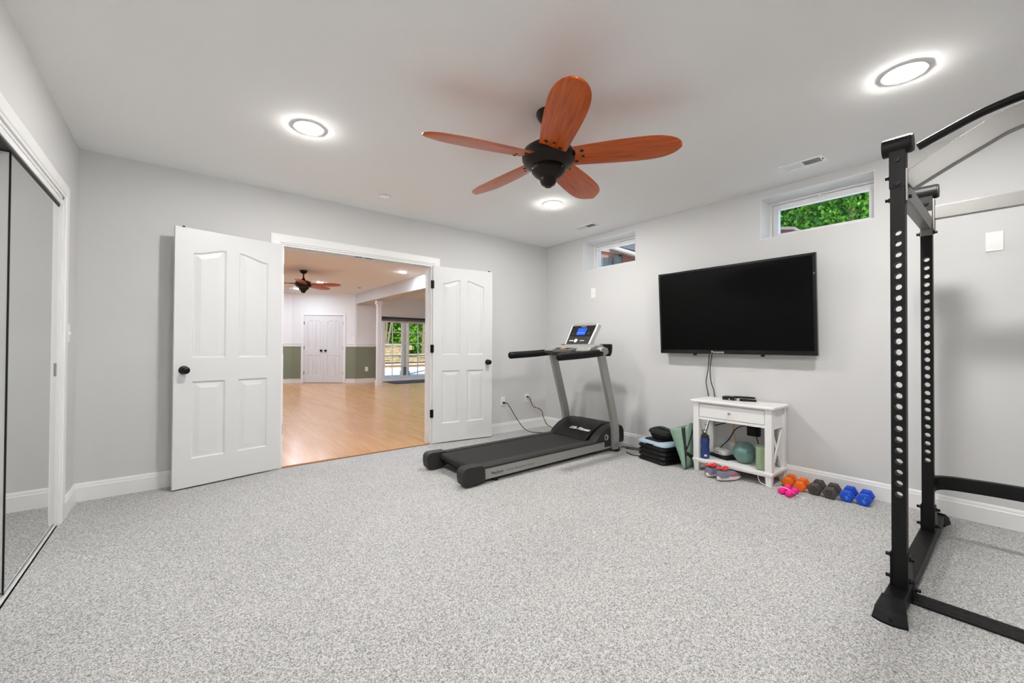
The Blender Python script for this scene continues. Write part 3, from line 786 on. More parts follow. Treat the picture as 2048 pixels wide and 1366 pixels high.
mk('valve_plug', G().lathe((3.825-.07, 1.513-.055, .1125+.11), [(0, 0), (.006, 0), (.005, .003), (0, .004)], 12, (-.75, -.6, .25)), M_RUB, root)
root = thing('yoga_block', 'sage green foam yoga block standing on the lower shelf', 'yoga block', (3.745, 1.365, .1125))
mk('foam_block', G(rotM(3.770, 1.350, .1125, 22)).box((-.075, -.05, 0), (.075, .05, .185)), M_GREEN, root, bevel=.01, seg=2)
# adapter and its cables on the wall behind the table
root = thing('power_adapter', 'black outlet adapter block on the wall behind the table', 'adapter', (XR-.03, 1.50, .33))
mk('adapter_body', G().box((XR-.05, 1.45, .325), (XR, 1.55, .455)), M_PLAST, root, bevel=.006)
mk('charger', G().box((XR-.095, 1.465, .36), (XR-.05, 1.515, .42)), M_PLAST, root, bevel=.006)
cord('power_cable', [(XR-.06, 1.53, .44), (XR-.07, 1.58, .445), (XR-.06, 1.66, .44), (XR-.05, 1.76, .40), (XR-.04, 1.84, .37), (XR-.03, 1.93, .36)], .0045, M_CORD, 'upper black cord running left from the adapter behind the table')
cord('power_cable', [(XR-.06, 1.53, .41), (XR-.08, 1.57, .41), (XR-.09, 1.63, .37), (XR-.08, 1.69, .27), (XR-.07, 1.76, .19), (XR-.075, 1.80, .135), (XR-.08, 1.82, .118)], .0045, M_CORD, 'black cord sagging from the adapter to the shelf behind the white case')
cord('power_cable', [(XR-.06, 1.47, .34), (XR-.07, 1.45, .29), (XR-.08, 1.435, .21), (XR-.08, 1.44, .12)], .0045, M_CORD, 'short black cord dropping from the adapter behind the yoga block')
cord('data_cable', [(XR-.03, 1.68, .52), (XR-.03, 1.672, .42), (XR-.035, 1.67, .34), (XR-.045, 1.65, .25), (XR-.05, 1.63, .17), (XR-.06, 1.61, .116)], .004, M_ORCORD, 'orange cable behind the table above the exercise ball')

# ------------------------------------------------------------------ running shoes
def shoe(label, x, y, ang, mirror):
    M = rotM(x, y, 0.002, ang)
    if mirror: M = M @ Matrix.Scale(-1, 4, (0, 1, 0))
    root = thing('running_shoe', label, 'shoe', (x, y, 0), 'pair of running shoes')
    Ln = .275; N = 36
    def outline(s):
        P = []
        for i in range(N):
            a = 2*PI*i/N; t = .5-.5*math.cos(a); xx = t*Ln
            w = .035+.012*math.sin(PI*min(1, max(0, (t-.25)/.75)))
            e = math.sqrt(max(0, 1-abs(2*t-1)**3.2))
            P.append(((xx-.5*Ln)*s+.5*Ln, math.copysign(1, math.sin(a) if abs(math.sin(a)) > 1e-6 else 1)*w*e*s+.006*math.sin(PI*t), t))
        return P
    msole = mat('white_foam_sole', S(226, 216, 218), .6); mup = mat('grey_knit', S(124, 124, 140), .8, bump=(500, .2, .001)); mred = mat('coral_red', S(228, 66, 62), .6)
    mk('outsole', G(M).loft([[(p[0], p[1], z+.012*max(0, p[2]-.72)*2) for p in outline(s)] for s, z in ((.93, 0), (.96, .006))]), mat('dark_tread', S(60, 50, 54), .8), root)
    mk('midsole', G(M).loft([[(p[0], p[1], z*(1.12 if p[2] < .35 else 1.0)+.012*max(0, p[2]-.72)*2) for p in outline(s)] for s, z in ((.96, .006), (1.0, .012), (1.0, .026), (.96, .032))]), msole, root)
    hs = [(.012, .030, .028), (.02, .034, .06), (.045, .036, .068), (.085, .037, .056), (.11, .038, .052), (.15, .042, .048), (.19, .044, .036), (.225, .040, .025), (.25, .030, .017), (.265, .016, .008)]
    loops = []
    for (xx, w, h) in hs:
        t = xx/Ln
        loops.append([(xx - (.008 if th_z > .7 and xx < .03 else 0), w*math.cos(th)*(1-.35*th_z*th_z)+.006*math.sin(PI*t), .028+h*th_z) for th in [PI*j/14 for j in range(15)] for th_z in [math.sin(th)**.75]])
    mk('upper', G(M).loft(loops), mup, root, smooth=60)
    ring = [(.05+.047*math.cos(a), .022*math.sin(a), .094+.012*math.cos(a+PI)*-.2+(.014 if math.cos(a) < -.4 else 0)) for a in [2*PI*i/24 for i in range(25)]]
    mk('collar', G(M).tube(ring, .0085, 8), mred, root)
    mk('opening_shade', G(M).prism([(.05+.042*math.cos(2*PI*i/20), .018*math.sin(2*PI*i/20), .0925) for i in range(20)], (0, 0, .004)), mat('shaded_opening', S(90, 24, 26), .9), root)  # dark red disc paints the shade inside the shoe opening
    mk('tongue', G(M).loft([[(.085, -.018, .09), (.085, .018, .09), (.085, .018, .096), (.085, -.018, .096)], [(.10, -.02, .088), (.10, .02, .088), (.098, .018, .10), (.098, -.018, .10)], [(.115, -.016, .084), (.115, .016, .084), (.105, .014, .112), (.105, -.014, .112)]]), mred, root)
    g = G(M)
    for i in range(4):
        xx = .118+i*.019; zz = .088-.011*i
        g.tube([(xx, -.02, zz-.006), (xx+.005, 0, zz), (xx+.01, .02, zz-.006)], .0028, 6)
    g.tube(spline([(.115, 0, .088), (.11, -.02, .104), (.125, -.04, .09), (.135, -.036, .07)], 5), .0025, 6)
    mk('laces', g, mat('dark_lace', S(50, 50, 58), .8), root)
    for sg in (-1, 1):
        g = G(M)
        for i in range(3):
            x0 = .10+i*.02
            yy = lambda q, z: sg*(.0395*(1-.28*(z/.05)**2)+.0015)+.005
            g.prism([(x0, yy(0, .012), .038), (x0+.011, yy(0, .012), .038), (x0+.045, yy(0, .032), .06), (x0+.036, yy(0, .032), .06)], (0, sg*.0015, 0))
        mk('side_stripes', g, mred, root)
    mk('toe_cap', G(M).loft([[(xx, (w+.0015)*math.cos(th)*(1-.35*z*z)+.006*math.sin(PI*xx/Ln), .027+(h+.0015)*z) for th in [PI*j/12 for j in range(13)] for z in [math.sin(th)**.75]] for (xx, w, h) in ((.232, .038, .0235), (.25, .0305, .018), (.268, .016, .009))]), mat('dark_toe', S(70, 60, 72), .7), root, smooth=60)
shoe('grey and red running shoe beside the table leg, the left of the pair', 3.515, 1.695, -12, False)
shoe('grey and red running shoe with its toe under the table, the right of the pair', 3.49, 1.592, -16, True)

# ------------------------------------------------------------------ step platform, bag, folded mat
SM = rotM(3.712, 2.226, 0, -13)
def rr(hx, hy, r, z, n=6):
    P = []
    for cx, cy, a0 in ((hx-r, hy-r, 0), (-hx+r, hy-r, 90), (-hx+r, -hy+r, 180), (hx-r, -hy+r, 270)):
        for i in range(n+1):
            a = R_(a0+90*i/n); P.append((cx+r*math.cos(a), cy+r*math.sin(a), z))
    return P
RH = .0415
names = ['lowest black riser under the step platform', 'second black riser from the floor under the step platform', 'third black riser from the floor under the step platform', 'topmost black riser right under the step platform']
for i in range(4):
    z = i*RH
    ro = thing('step_riser', names[i], 'step riser', tuple(SM @ Vector((0, 0, z))), 'stacked black step risers')
    mk('riser_body', G(SM).loft([rr(.168+dx, .168+dx, .04, z+dz) for dx, dz in ((-.008, .001), (.002, .008), (.004, .016), (.0, .024), (-.009, .033), (-.010, RH-.0005))]), M_PLAST, ro, smooth=45)
ro = thing('step_platform', 'grey-blue exercise step platform with a black top pad', 'step platform', tuple(SM @ Vector((0, 0, 4*RH))))
z = 4*RH
mk('platform', G(SM).loft([rr(.166+dx, .172+dx, .04, z+dz) for dx, dz in ((0, .001), (.004, .006), (.002, .018), (-.012, .034), (-.03, .042))]), M_STEP, ro, smooth=45)
mk('hand_hold', G(SM).box((-.1715, -.05, z+.0005), (-.16, .05, z+.012)), M_RUB, ro, bevel=.003)
mk('top_pad', G(SM).loft([rr(.138+dx, .112+dx, .03, z+.034+dz) for dx, dz in ((.012, 0), (.004, .006), (-.004, .013), (-.012, .0155))]), M_RUB, ro)
bz = z+.0505
ro = thing('zip_bag', 'black soft zipped bag lying on the step platform', 'bag', tuple(SM @ Vector((.0, .0, bz))))
BM = SM @ Matrix.Rotation(R_(-4), 4, 'Z')
def blob(hx, hy, z, wob): return [(hx*math.copysign(abs(math.cos(a))**.7, math.cos(a))*(1+wob*math.sin(3*a)), hy*math.copysign(abs(math.sin(a))**.7, math.sin(a))*(1+wob*math.cos(2*a)), z+wob*.16*math.sin(a+.4)) for a in [2*PI*i/32 for i in range(32)]]
mk('bag_body', G(BM).loft([blob(.07, .085, bz, 0), blob(.085, .105, bz+.012, .01), blob(.092, .118, bz+.04, .03), blob(.10, .13, bz+.058, .06), blob(.095, .125, bz+.074, .07), blob(.07, .095, bz+.086, .08), blob(.03, .05, bz+.09, .06)]), M_CLOTH, ro, smooth=60)
mk('zip', G(BM).tube([Vector(p) for p in blob(.101, .131, bz+.057, .06)]+[Vector(blob(.101, .131, bz+.057, .06)[0])], .0025, 6), M_PLASTG, ro)
mk('strap', G(BM).sweep(spline([(.02, -.06, bz+.088), (.0, -.01, bz+.098), (-.01, .05, bz+.094), (.0, .085, bz+.082)], 6), [(-.012, -.0012), (.012, -.0012), (.012, .0012), (-.012, .0012)], up=(0, 0, 1)), M_PLASTG, ro)

def mat_pt(s, t):
    """folded mat: s in 0..1 from the back of the far leaf round the fold to the back of the near leaf, t height"""
    w = .012+.17*t; xf = 3.565+.035*t; ht = .405
    yb = 1.925-.005*t
    if s < .42:
        q = s/.42; x = 3.93+(xf+.03-3.93)*q; y = yb+w
    elif s < .58:
        q = (s-.42)/.16; a = PI*q; x = xf+.03-.03*math.sin(a)-0.0; y = yb+w/2+w/2*math.cos(a)
    else:
        q = (s-.58)/.42; x = xf+.03+(3.735-.03*t-xf-.03)*q; y = yb
    drop = 0.05*max(0, 1-abs(s-.30)/.30)+.0
    return Vector((x, y, .006+t*(ht-.075*max(0, min(1, (.62-s)/.2)))))
ro = thing('folded_mat', 'sage green folded exercise mat leaning between step and table', 'exercise mat', (3.75, 1.96, 0))
ns, ntt = 48, 10
vs = [mat_pt(i/ns, j/ntt) for i in range(ns+1) for j in range(ntt+1)]
fs = [(i*(ntt+1)+j, (i+1)*(ntt+1)+j, (i+1)*(ntt+1)+j+1, i*(ntt+1)+j+1) for i in range(ns) for j in range(ntt)]
o = mk('mat_sheet', G().add(vs, fs), M_MATG, ro, smooth=70)
md = o.modifiers.new('thickness', 'SOLIDIFY'); md.thickness = .008; md.offset = 0
def mat_stripe(pts, wd):
    g = G(); P = spline([(a, b, 0) for a, b in pts], 5)
    for off in (0,):
        vs = []; fs = []; NW = 8
        for k, p in enumerate(P):
            d = (P[min(k+1, len(P)-1)]-P[max(k-1, 0)]).normalized(); n = Vector((-d.y, d.x, 0))
            n = Vector((n.x*.55, n.y, 0))*wd
            for j in range(NW+1):
                a = p+n*(2*j/NW-1); a.x = min(.999, max(0, a.x)); a.y = min(1, max(0, a.y))
                q = mat_pt(a.x, a.y); d1 = mat_pt(min(1, a.x+.004), a.y)-mat_pt(max(0, a.x-.004), a.y); nn = d1.cross(Vector((0, 0, 1))).normalized()
                vs.append(q+nn*.0052)
        fs = [(k*(NW+1)+j, k*(NW+1)+j+1, (k+1)*(NW+1)+j+1, (k+1)*(NW+1)+j) for k in range(len(P)-1) for j in range(NW)]
        g.add(vs, fs)
    m = mk('printed_branch', g, M_PRINTK, ro, smooth=70)
    sd = m.modifiers.new('thickness', 'SOLIDIFY'); sd.thickness = .0012; sd.offset = 0
mat_stripe([(.535, 1), (.54, .75), (.55, .5), (.56, .25), (.58, .0)], .022)
mat_stripe([(.55, .46), (.66, .56), (.80, .68), (.97, .84)], .05)
mat_stripe([(.555, .36), (.70, .30), (.85, .24), (.97, .2)], .045)

# ------------------------------------------------------------------ dumbbells
def dumbbell(label, x, y, ang, rh, hl, ll, m, group, lb=None, mp=None, hexn=6, roll=0):
    """axis along local x, front head at x=0; rh head radius (apothem), hl head length, ll total length"""
    R0 = rh/math.cos(PI/6) if hexn == 6 else rh
    M = rotM(x, y, rh, ang)
    root = thing('dumbbell', label, 'dumbbell', (x, y, 0), group)
    def hx(xc, k): return [(xc, R0*k*math.sin(2*PI*i/hexn+PI/6+roll), R0*k*math.cos(2*PI*i/hexn+PI/6+roll)) for i in range(hexn)]
    for s in (0, 1):
        a = 0 if s == 0 else ll-hl
        mk('head', G(M).loft([hx(a, .72), hx(a+.005, .93), hx(a+.014, 1), hx(a+hl-.014, 1), hx(a+hl-.005, .9), hx(a+hl, .6)]), m, root, bevel=.003 if hexn == 6 else 0, smooth=50)
    mk('grip', G(M).lathe((hl-.004, 0, 0), [(rh*.5, 0), (.016, .012), (.018, (ll-2*hl)*.5), (.016, ll-2*hl-.004), (rh*.5, ll-2*hl+.008)], 20, (1, 0, 0)), m, root)
    if lb:
        Mt = M @ basis((-.0004, 0, 0), (0, -1, 0), (0, 0, 1)) @ Matrix.Rotation(lb[2], 4, 'Z')
        text('weight_number', lb[0], lb[1], Mt @ Matrix.Translation((0, -lb[1]*.22, 0)), mp, root)
        if lb[3] == 'swoosh':
            g = G(Mt)
            g.prism([(-.02, .016, -.0008), (-.004, .022, -.0008), (-.001, .019, -.0008), (-.012, .016, -.0008), (-.003, .012, -.0008), (-.007, .010, -.0008)], (0, 0, .0016))
            g.prism([(.0, .021, -.0008), (.02, .021, -.0008), (.022, .016, -.0008), (.008, .010, -.0008), (.004, .012, -.0008), (.014, .017, -.0008)], (0, 0, .0016))
            mk('maker_mark', g, mp, root, smooth=0)
        else:
            text('unit_lettering', lb[3], lb[1]*.45, Mt @ Matrix.Translation((lb[1]*.55, lb[1]*.35, 0)), mp, root)
M_OR = mat('orange_vinyl', S(232, 104, 14), .55); M_PK = mat('pink_vinyl', S(236, 20, 140), .5); M_GY = mat('grey_neoprene', S(72, 64, 62), .7, bump=(600, .15, .0006)); M_BL = mat('blue_neoprene', S(8, 70, 190), .65, bump=(600, .15, .0006))
M_ENG = mat('pale_blue_print', S(90, 150, 220), .6)
dumbbell('orange dumbbell against the baseboard, nearest the table leg', 3.775, 1.178, 4, .0375, .052, .165, M_OR, 'pair of orange dumbbells')
dumbbell('orange dumbbell between the pink and grey dumbbells', 3.735, 1.083, 4, .0375, .052, .165, M_OR, 'pair of orange dumbbells')
dumbbell('small pink dumbbell nearest the table leg', 3.555, 1.150, -4, .0255, .042, .145, M_PK, 'pair of pink dumbbells', hexn=16)
dumbbell('small pink dumbbell nearer the camera, second from the table leg', 3.525, 1.093, -4, .0255, .042, .145, M_PK, 'pair of pink dumbbells', hexn=16)
dumbbell('grey dumbbell with a tilted number 10, beside the orange one', 3.735, .988, 3, .0412, .062, .19, M_GY, 'pair of grey ten pound dumbbells', ('10', .036, R_(-38), 'swoosh'), M_PRINTK)
dumbbell('grey dumbbell with an upright number 10, beside the blue one', 3.725, .893, 3, .0412, .062, .19, M_GY, 'pair of grey ten pound dumbbells', ('10', .036, 0, 'swoosh'), M_PRINTK)
dumbbell('blue dumbbell beside the grey one', 3.755, .798, 3, .0402, .056, .18, M_BL, 'pair of blue dumbbells', ('8', .036, R_(14), 'lb'), M_ENG)
dumbbell('blue dumbbell at the end of the row, nearest the power rack', 3.752, .703, 3, .0402, .056, .18, M_BL, 'pair of blue dumbbells', ('8', .036, R_(30), 'lb'), M_ENG)
root = thing('charging_cable', 'thin white charging cable trailing over the pink dumbbells', 'cable', (3.6, 1.03, 0))
mk('cord_jacket', G().tube(spline([(3.70, 1.37, .105), (3.655, 1.33, .03), (3.66, 1.25, .01), (3.60, 1.19, .030), (3.575, 1.15, .054), (3.56, 1.10, .0525), (3.585, 1.06, .02), (3.61, 1.03, .006), (3.595, 1.016, .004)], 8), .0022, 8), M_WHCORD, root)
mk('connector', G().box((3.578, 1.007, .001), (3.597, 1.019, .008)), M_WHITEP, root, bevel=.001)

# ------------------------------------------------------------------ treadmill
def treadmill():
    yn, yf = 2.735, 3.395         # outer faces of the deck
    root = thing('treadmill', 'silver and black treadmill facing the television wall', 'treadmill', (2.7, 3.065, 0))
    for s, y0 in ((0, yn), (1, yf-.028)):
        rail = mk('side_rail', G().prism([(1.90, y0, .03), (3.62, y0, .045), (3.62, y0, .118), (1.90, y0, .118)], (0, .028, 0)), M_UPRIGHT, root, bevel=.003)
        if s == 0:
            Mt = basis((1.99, y0-.0006, .07), (1, 0, .004), (0, 0, 1))
            text('side_lettering', 'FlexDeck', .034, Mt, M_PRINTK, rail, align='LEFT')
            text('side_lettering', 'Shock Absorption System', .030, basis((2.155, y0-.0006, .071), (1, 0, .004), (0, 0, 1)), M_PRINTG, rail, align='LEFT')
        a, b = (yn-.002, yn+.085) if s == 0 else (yf-.085, yf+.002)
        mk('foot_rail', G().prism([(1.89, a, .118), (1.89, b, .118), (1.89, b, .146), (1.89, a+.02 if s == 0 else a, .146), (1.89, a, .134)] if s == 0 else [(1.89, a, .118), (1.89, b, .118), (1.89, b, .134), (1.89, b-.02, .146), (1.89, a, .146)], (1.42, 0, 0)), M_PLASTG, root, bevel=.004)
    mk('deck', G().box((1.86, yn+.028, .06), (3.45, yf-.028, .118)), M_RUB, root)
    belt = [(3.40, .1405), (1.87, .1405)]+[(1.862-.03*math.sin(a), .110+.0305*math.cos(a)) for a in [PI*i/10 for i in range(11)]]+[(1.87, .0795), (3.40, .0795), (3.40, .084), (1.87, .084)]+[(1.862-.026*math.sin(a), .110-.026*math.cos(a)) for a in [PI*i/10 for i in range(11)]]+[(1.87, .136), (3.40, .136)]
    mk('belt', G().prism([(x, yn+.09, z) for x, z in belt], (0, yf-yn-.18, 0)), M_BELT, root, smooth=40)
    mk('rear_roller', G().cyl((1.862, yn+.08, .110), (1.862, yf-.08, .110), .024, n=20), M_RUB, root)
    for s, (a, b) in ((0, (yn-.014, yn+.085)), (1, (yf-.085, yf+.014))):
        pr = [(1.93, .028), (1.80, .004), (1.75, .006), (1.722, .03), (1.712, .075), (1.714, .125), (1.73, .148), (1.755, .158), (1.90, .154), (1.925, .12)]
        mk('end_cap', G().prism([(x, a, z) for x, z in pr], (0, b-a, 0)), M_PLASTG, root, bevel=.006, seg=2, smooth=50)
        mk('cap_screw', G().lathe((1.7135, (a+b)/2, .085), [(0, 0), (.007, 0), (.006, .002), (0, .002)], 12, (-1, 0, 0)), M_RUB, root)
        mk('rear_foot', G().cyl((2.05, a+.02, .026), (2.05, a+.075, .026), .026, n=20), M_RUB, root)
    # motor hood
    hp = [(3.235, .120), (3.25, .150), (3.33, .205), (3.42, .252), (3.50, .278), (3.60, .290), (3.70, .285), (3.70, .06), (3.40, .06)]
    mk('motor_hood', G().prism([(x, yn+.095, z) for x, z in hp], (0, yf-yn-.19, 0)), M_PLAST, root, bevel=.008, seg=3, smooth=50)
    for s, (a, b) in ((0, (yn-.004, yn+.094)), (1, (yf-.094, yf+.004))):
        hp2 = [(3.29, .121), (3.30, .138), (3.36, .195), (3.44, .244), (3.52, .272), (3.61, .286), (3.70, .28), (3.70, .06), (3.45, .06), (3.45, .119)]
        mk('hood_side', G().prism([(x, a, z) for x, z in hp2], (0, b-a, 0)), M_PLASTG, root, bevel=.012, seg=3, smooth=50)
        yy = a-.0005 if s == 0 else b+.0005; ax = (0, -1, 0) if s == 0 else (0, 1, 0)
        mk('logo_ring', G().lathe((3.475, yy, .165), [(.024, 0), (.032, 0), (.032, .003), (.029, .005), (.026, .003), (.024, .001)], 28, ax), M_STEEL, root)
        mk('logo_mark', G().lathe((3.475, yy, .165), [(0, .0), (.016, 0), (.014, .002), (0, .002)], 16, ax), M_PLASTG, root)
    mk('front_cover', G().prism([(x, yn+.02, z) for x, z in [(3.68, .07), (3.68, .262), (3.74, .262), (3.79, .245), (3.815, .2), (3.82, .12), (3.81, .07)]], (0, yf-yn-.04, 0)), M_PLAST, root, bevel=.012, seg=3, smooth=50)
    d = Vector((.17, 0, .073)).normalized(); o = Vector((3.365, 2.995, .2255))
    text('hood_lettering', 'Life Fitness', .062, basis(o+Vector((-.004, 0, .0035)), (0, -1, 0), d), M_PRINTW, root, extrude=.002, shear=.3, bold=.0016)
    # uprights
    for s, yy in ((0, yn-.022), (1, yf+.022)):
        path = spline([(3.600, yy, .05), (3.597, yy, .20), (3.572, yy, .36), (3.50, yy, .60), (3.42, yy, .85), (3.358, yy, 1.055)], 6)
        up = mk('upright', G().sweep(path, [(-.021, -.046), (.021, -.046), (.021, .046), (-.021, .046)], up=(1, 0, 0)), M_UPRIGHT, root, bevel=.004)
        for (bx, bz) in ((3.60, .205), (3.578, .125), (3.62, .13)):
            yb = yy+(-.02 if s == 0 else .02)
            mk('bolt', G().lathe((bx, yb, bz), [(0, 0), (.007, 0), (.006, .003), (0, .004)], 12, (0, -1 if s == 0 else 1, 0)), M_STEEL, up)
        mk('foot_bracket', G().box((3.562, yy-.021, .03), (3.637, yy+.021, .11)), M_UPRIGHT, root, bevel=.003)
        mk('wheel', G().cyl((3.635, yy-.016, .0285), (3.635, yy+.012, .0285), .0285, n=22), M_RUB, root)
    mk('lift_frame', G().tube([(3.30, yn+.06, .06), (3.42, yn+.05, .028), (3.55, yn+.05, .028)], .012, 10).tube([(3.30, yf-.06, .06), (3.42, yf-.05, .028), (3.55, yf-.05, .028)], .012, 10).tube([(3.42, yn+.05, .028), (3.42, yf-.05, .028)], .012, 10), M_STEEL, root)
    # handlebars
    for s, yy in ((0, yn-.03), (1, yf+.03)):
        mk('handlebar', G().tube(spline([(2.745, yy, 1.018), (2.80, yy, 1.020), (3.10, yy, 1.034), (3.34, yy, 1.052), (3.40, yy+(.03 if s == 0 else -.03), 1.06)], 6), .037, 16), M_RUB, root)
        mk('grip_end', G().ell((2.745, yy, 1.018), .026, .037, .037), M_RUB, root)
        sh = [(3.29, 1.045), (3.31, 1.088), (3.36, 1.115), (3.43, 1.10), (3.445, 1.05), (3.41, 1.03), (3.34, 1.03)]
        mk('shoulder_cover', G().prism([(x, yy-.035, z) for x, z in sh], (0, .07, 0)), M_UPRIGHT, root, bevel=.014, seg=3, smooth=50)
    # console body: a crossing housing
    cp = [(3.20, 1.062), (3.215, 1.098), (3.30, 1.128), (3.42, 1.135), (3.47, 1.10), (3.45, 1.055), (3.33, 1.035)]
    cs = mk('console_body', G().prism([(x, yn+.0, z) for x, z in cp], (0, yf-yn, 0)), M_UPRIGHT, root, bevel=.012, seg=3, smooth=50)
    for yy in (yn+.045, yf-.045):
        cup = mk('cup_holder', G().lathe((3.525, yy, 1.015), [(0, .0), (.05, 0), (.066, .04), (.070, .09), (.068, .122), (.058, .128), (.048, .12), (.044, .04), (0, .03)], 28), M_PLAST, root)
    mk('console_underside', G().prism([(x, yn+.03, z) for x, z in [(3.16, 1.052), (3.17, 1.064), (3.40, 1.058), (3.50, 1.05), (3.46, 1.02), (3.30, 1.016)]], (0, yf-yn-.06, 0)), M_PLAST, root, bevel=.006)
    yc = (yn+yf)/2
    Mk = basis((3.13, yc, 1.073), (0, -1, 0), (1, 0, .22))
    pad = mk('control_shelf', G(Mk).prism([(-.12, 0, -.02), (.12, 0, -.02), (.16, .10, -.02), (-.16, .10, -.02)], (0, 0, .03)), M_SILVER, root, bevel=.006)
    mk('control_panel', G(Mk).prism([(-.10, .012, .010), (.10, .012, .010), (.12, .085, .010), (-.12, .085, .010)], (0, 0, .0015)), M_PLASTG, pad)
    mk('stop_button', G(Mk).box((-.035, .028, .0112), (.03, .07, .016)), mat('orange_button', S(206, 128, 84), .5), pad, bevel=.003)
    for (bx, bm_) in ((-.085, M_RUB), (-.062, M_RUB), (.05, M_RUB), (.075, M_RUB)):
        mk('speed_button', G(Mk).box((bx-.009, .035, .0112), (bx+.009, .065, .014)), bm_, pad, bevel=.002)
    # display
    Md = basis((3.385, yc, 1.135), (0, -1, 0), (.145, 0, .235))
    hw0, hw1, hh = .178, .190, .275
    top = [(hw1*(1-2*i/10), hh+.016*(1-(1-2*i/10)**2), 0) for i in range(11)]
    mk('display_case', G(Md).prism([(-hw0, 0, -.045), (hw0, 0, -.045)]+[(a, b_, -.045) for a, b_, _ in top], (0, 0, .045)), M_UPRIGHT, root, bevel=.008, seg=3, smooth=50)
    mk('display_edge', G(Md).prism([(hw0-.018, .004, -.046), (hw0+.004, .004, -.046), (hw1+.004, hh-.004, -.046), (hw1-.02, hh-.004, -.046)], (0, 0, .052)), mat('pale_silver', S(222, 222, 226), .35, .3), root, bevel=.004)
    mk('display_edge', G(Md).prism([(-hw0-.002, .004, -.046), (-hw0+.012, .004, -.046), (-hw1+.012, hh-.004, -.046), (-hw1-.002, hh-.004, -.046)], (0, 0, .050)), mat('pale_silver', S(222, 222, 226), .35, .3), root, bevel=.004)
    face = mk('keypad_face', G(Md).prism([(-hw0+.014, .01, 0), (hw0-.022, .01, 0), (hw0-.02, .105, 0), (-hw0+.013, .105, 0)], (0, 0, .002)), M_PLASTG, root)
    mk('dark_panel', G(Md).prism([(-hw0+.013, .106, 0), (hw0-.02, .106, 0), (hw1-.024, .25, 0), (-hw1+.016, .25, 0)], (0, 0, .002)), mat('gloss_black', S(16, 16, 18), .2), root)
    lcd = mk('lcd_screen', G(Md).box((-.07, .128, .002), (.055, .215, .0035)), mat('blue_lcd', S(14, 60, 190), .3, emit=(S(14, 70, 210), .9)), root)
    for i in range(4): mk('lcd_reading', G(Md).box((-.055+i*.028, .15, .0034), (-.043+i*.028, .156, .0039)), mat('lcd_white', S(190, 215, 240), .5, emit=(S(190, 215, 240), .6)), lcd)
    for i, xx in enumerate((-.125, -.105, -.085, -.0, .022, .044)): mk('key', G(Md).box((xx-.007+.03*(i > 2), .045, .002), (xx+.007+.03*(i > 2), .058, .005)), M_PRINTW, face, bevel=.001)
    mk('key_ring', G(Md).lathe((-.04, .052, .002), [(.016, 0), (.024, 0), (.023, .003), (.017, .003)], 24), M_PRINTW, face)
    mk('side_keys', G(Md).box((-.135, .13, .002), (-.10, .155, .003)).box((.085, .13, .002), (.12, .16, .003)), M_PLASTG, face)
    text('display_lettering', 'LifeFitness', .018, Md @ Matrix.Translation((.0, .236, .0022)), M_PRINTW, root)
treadmill()

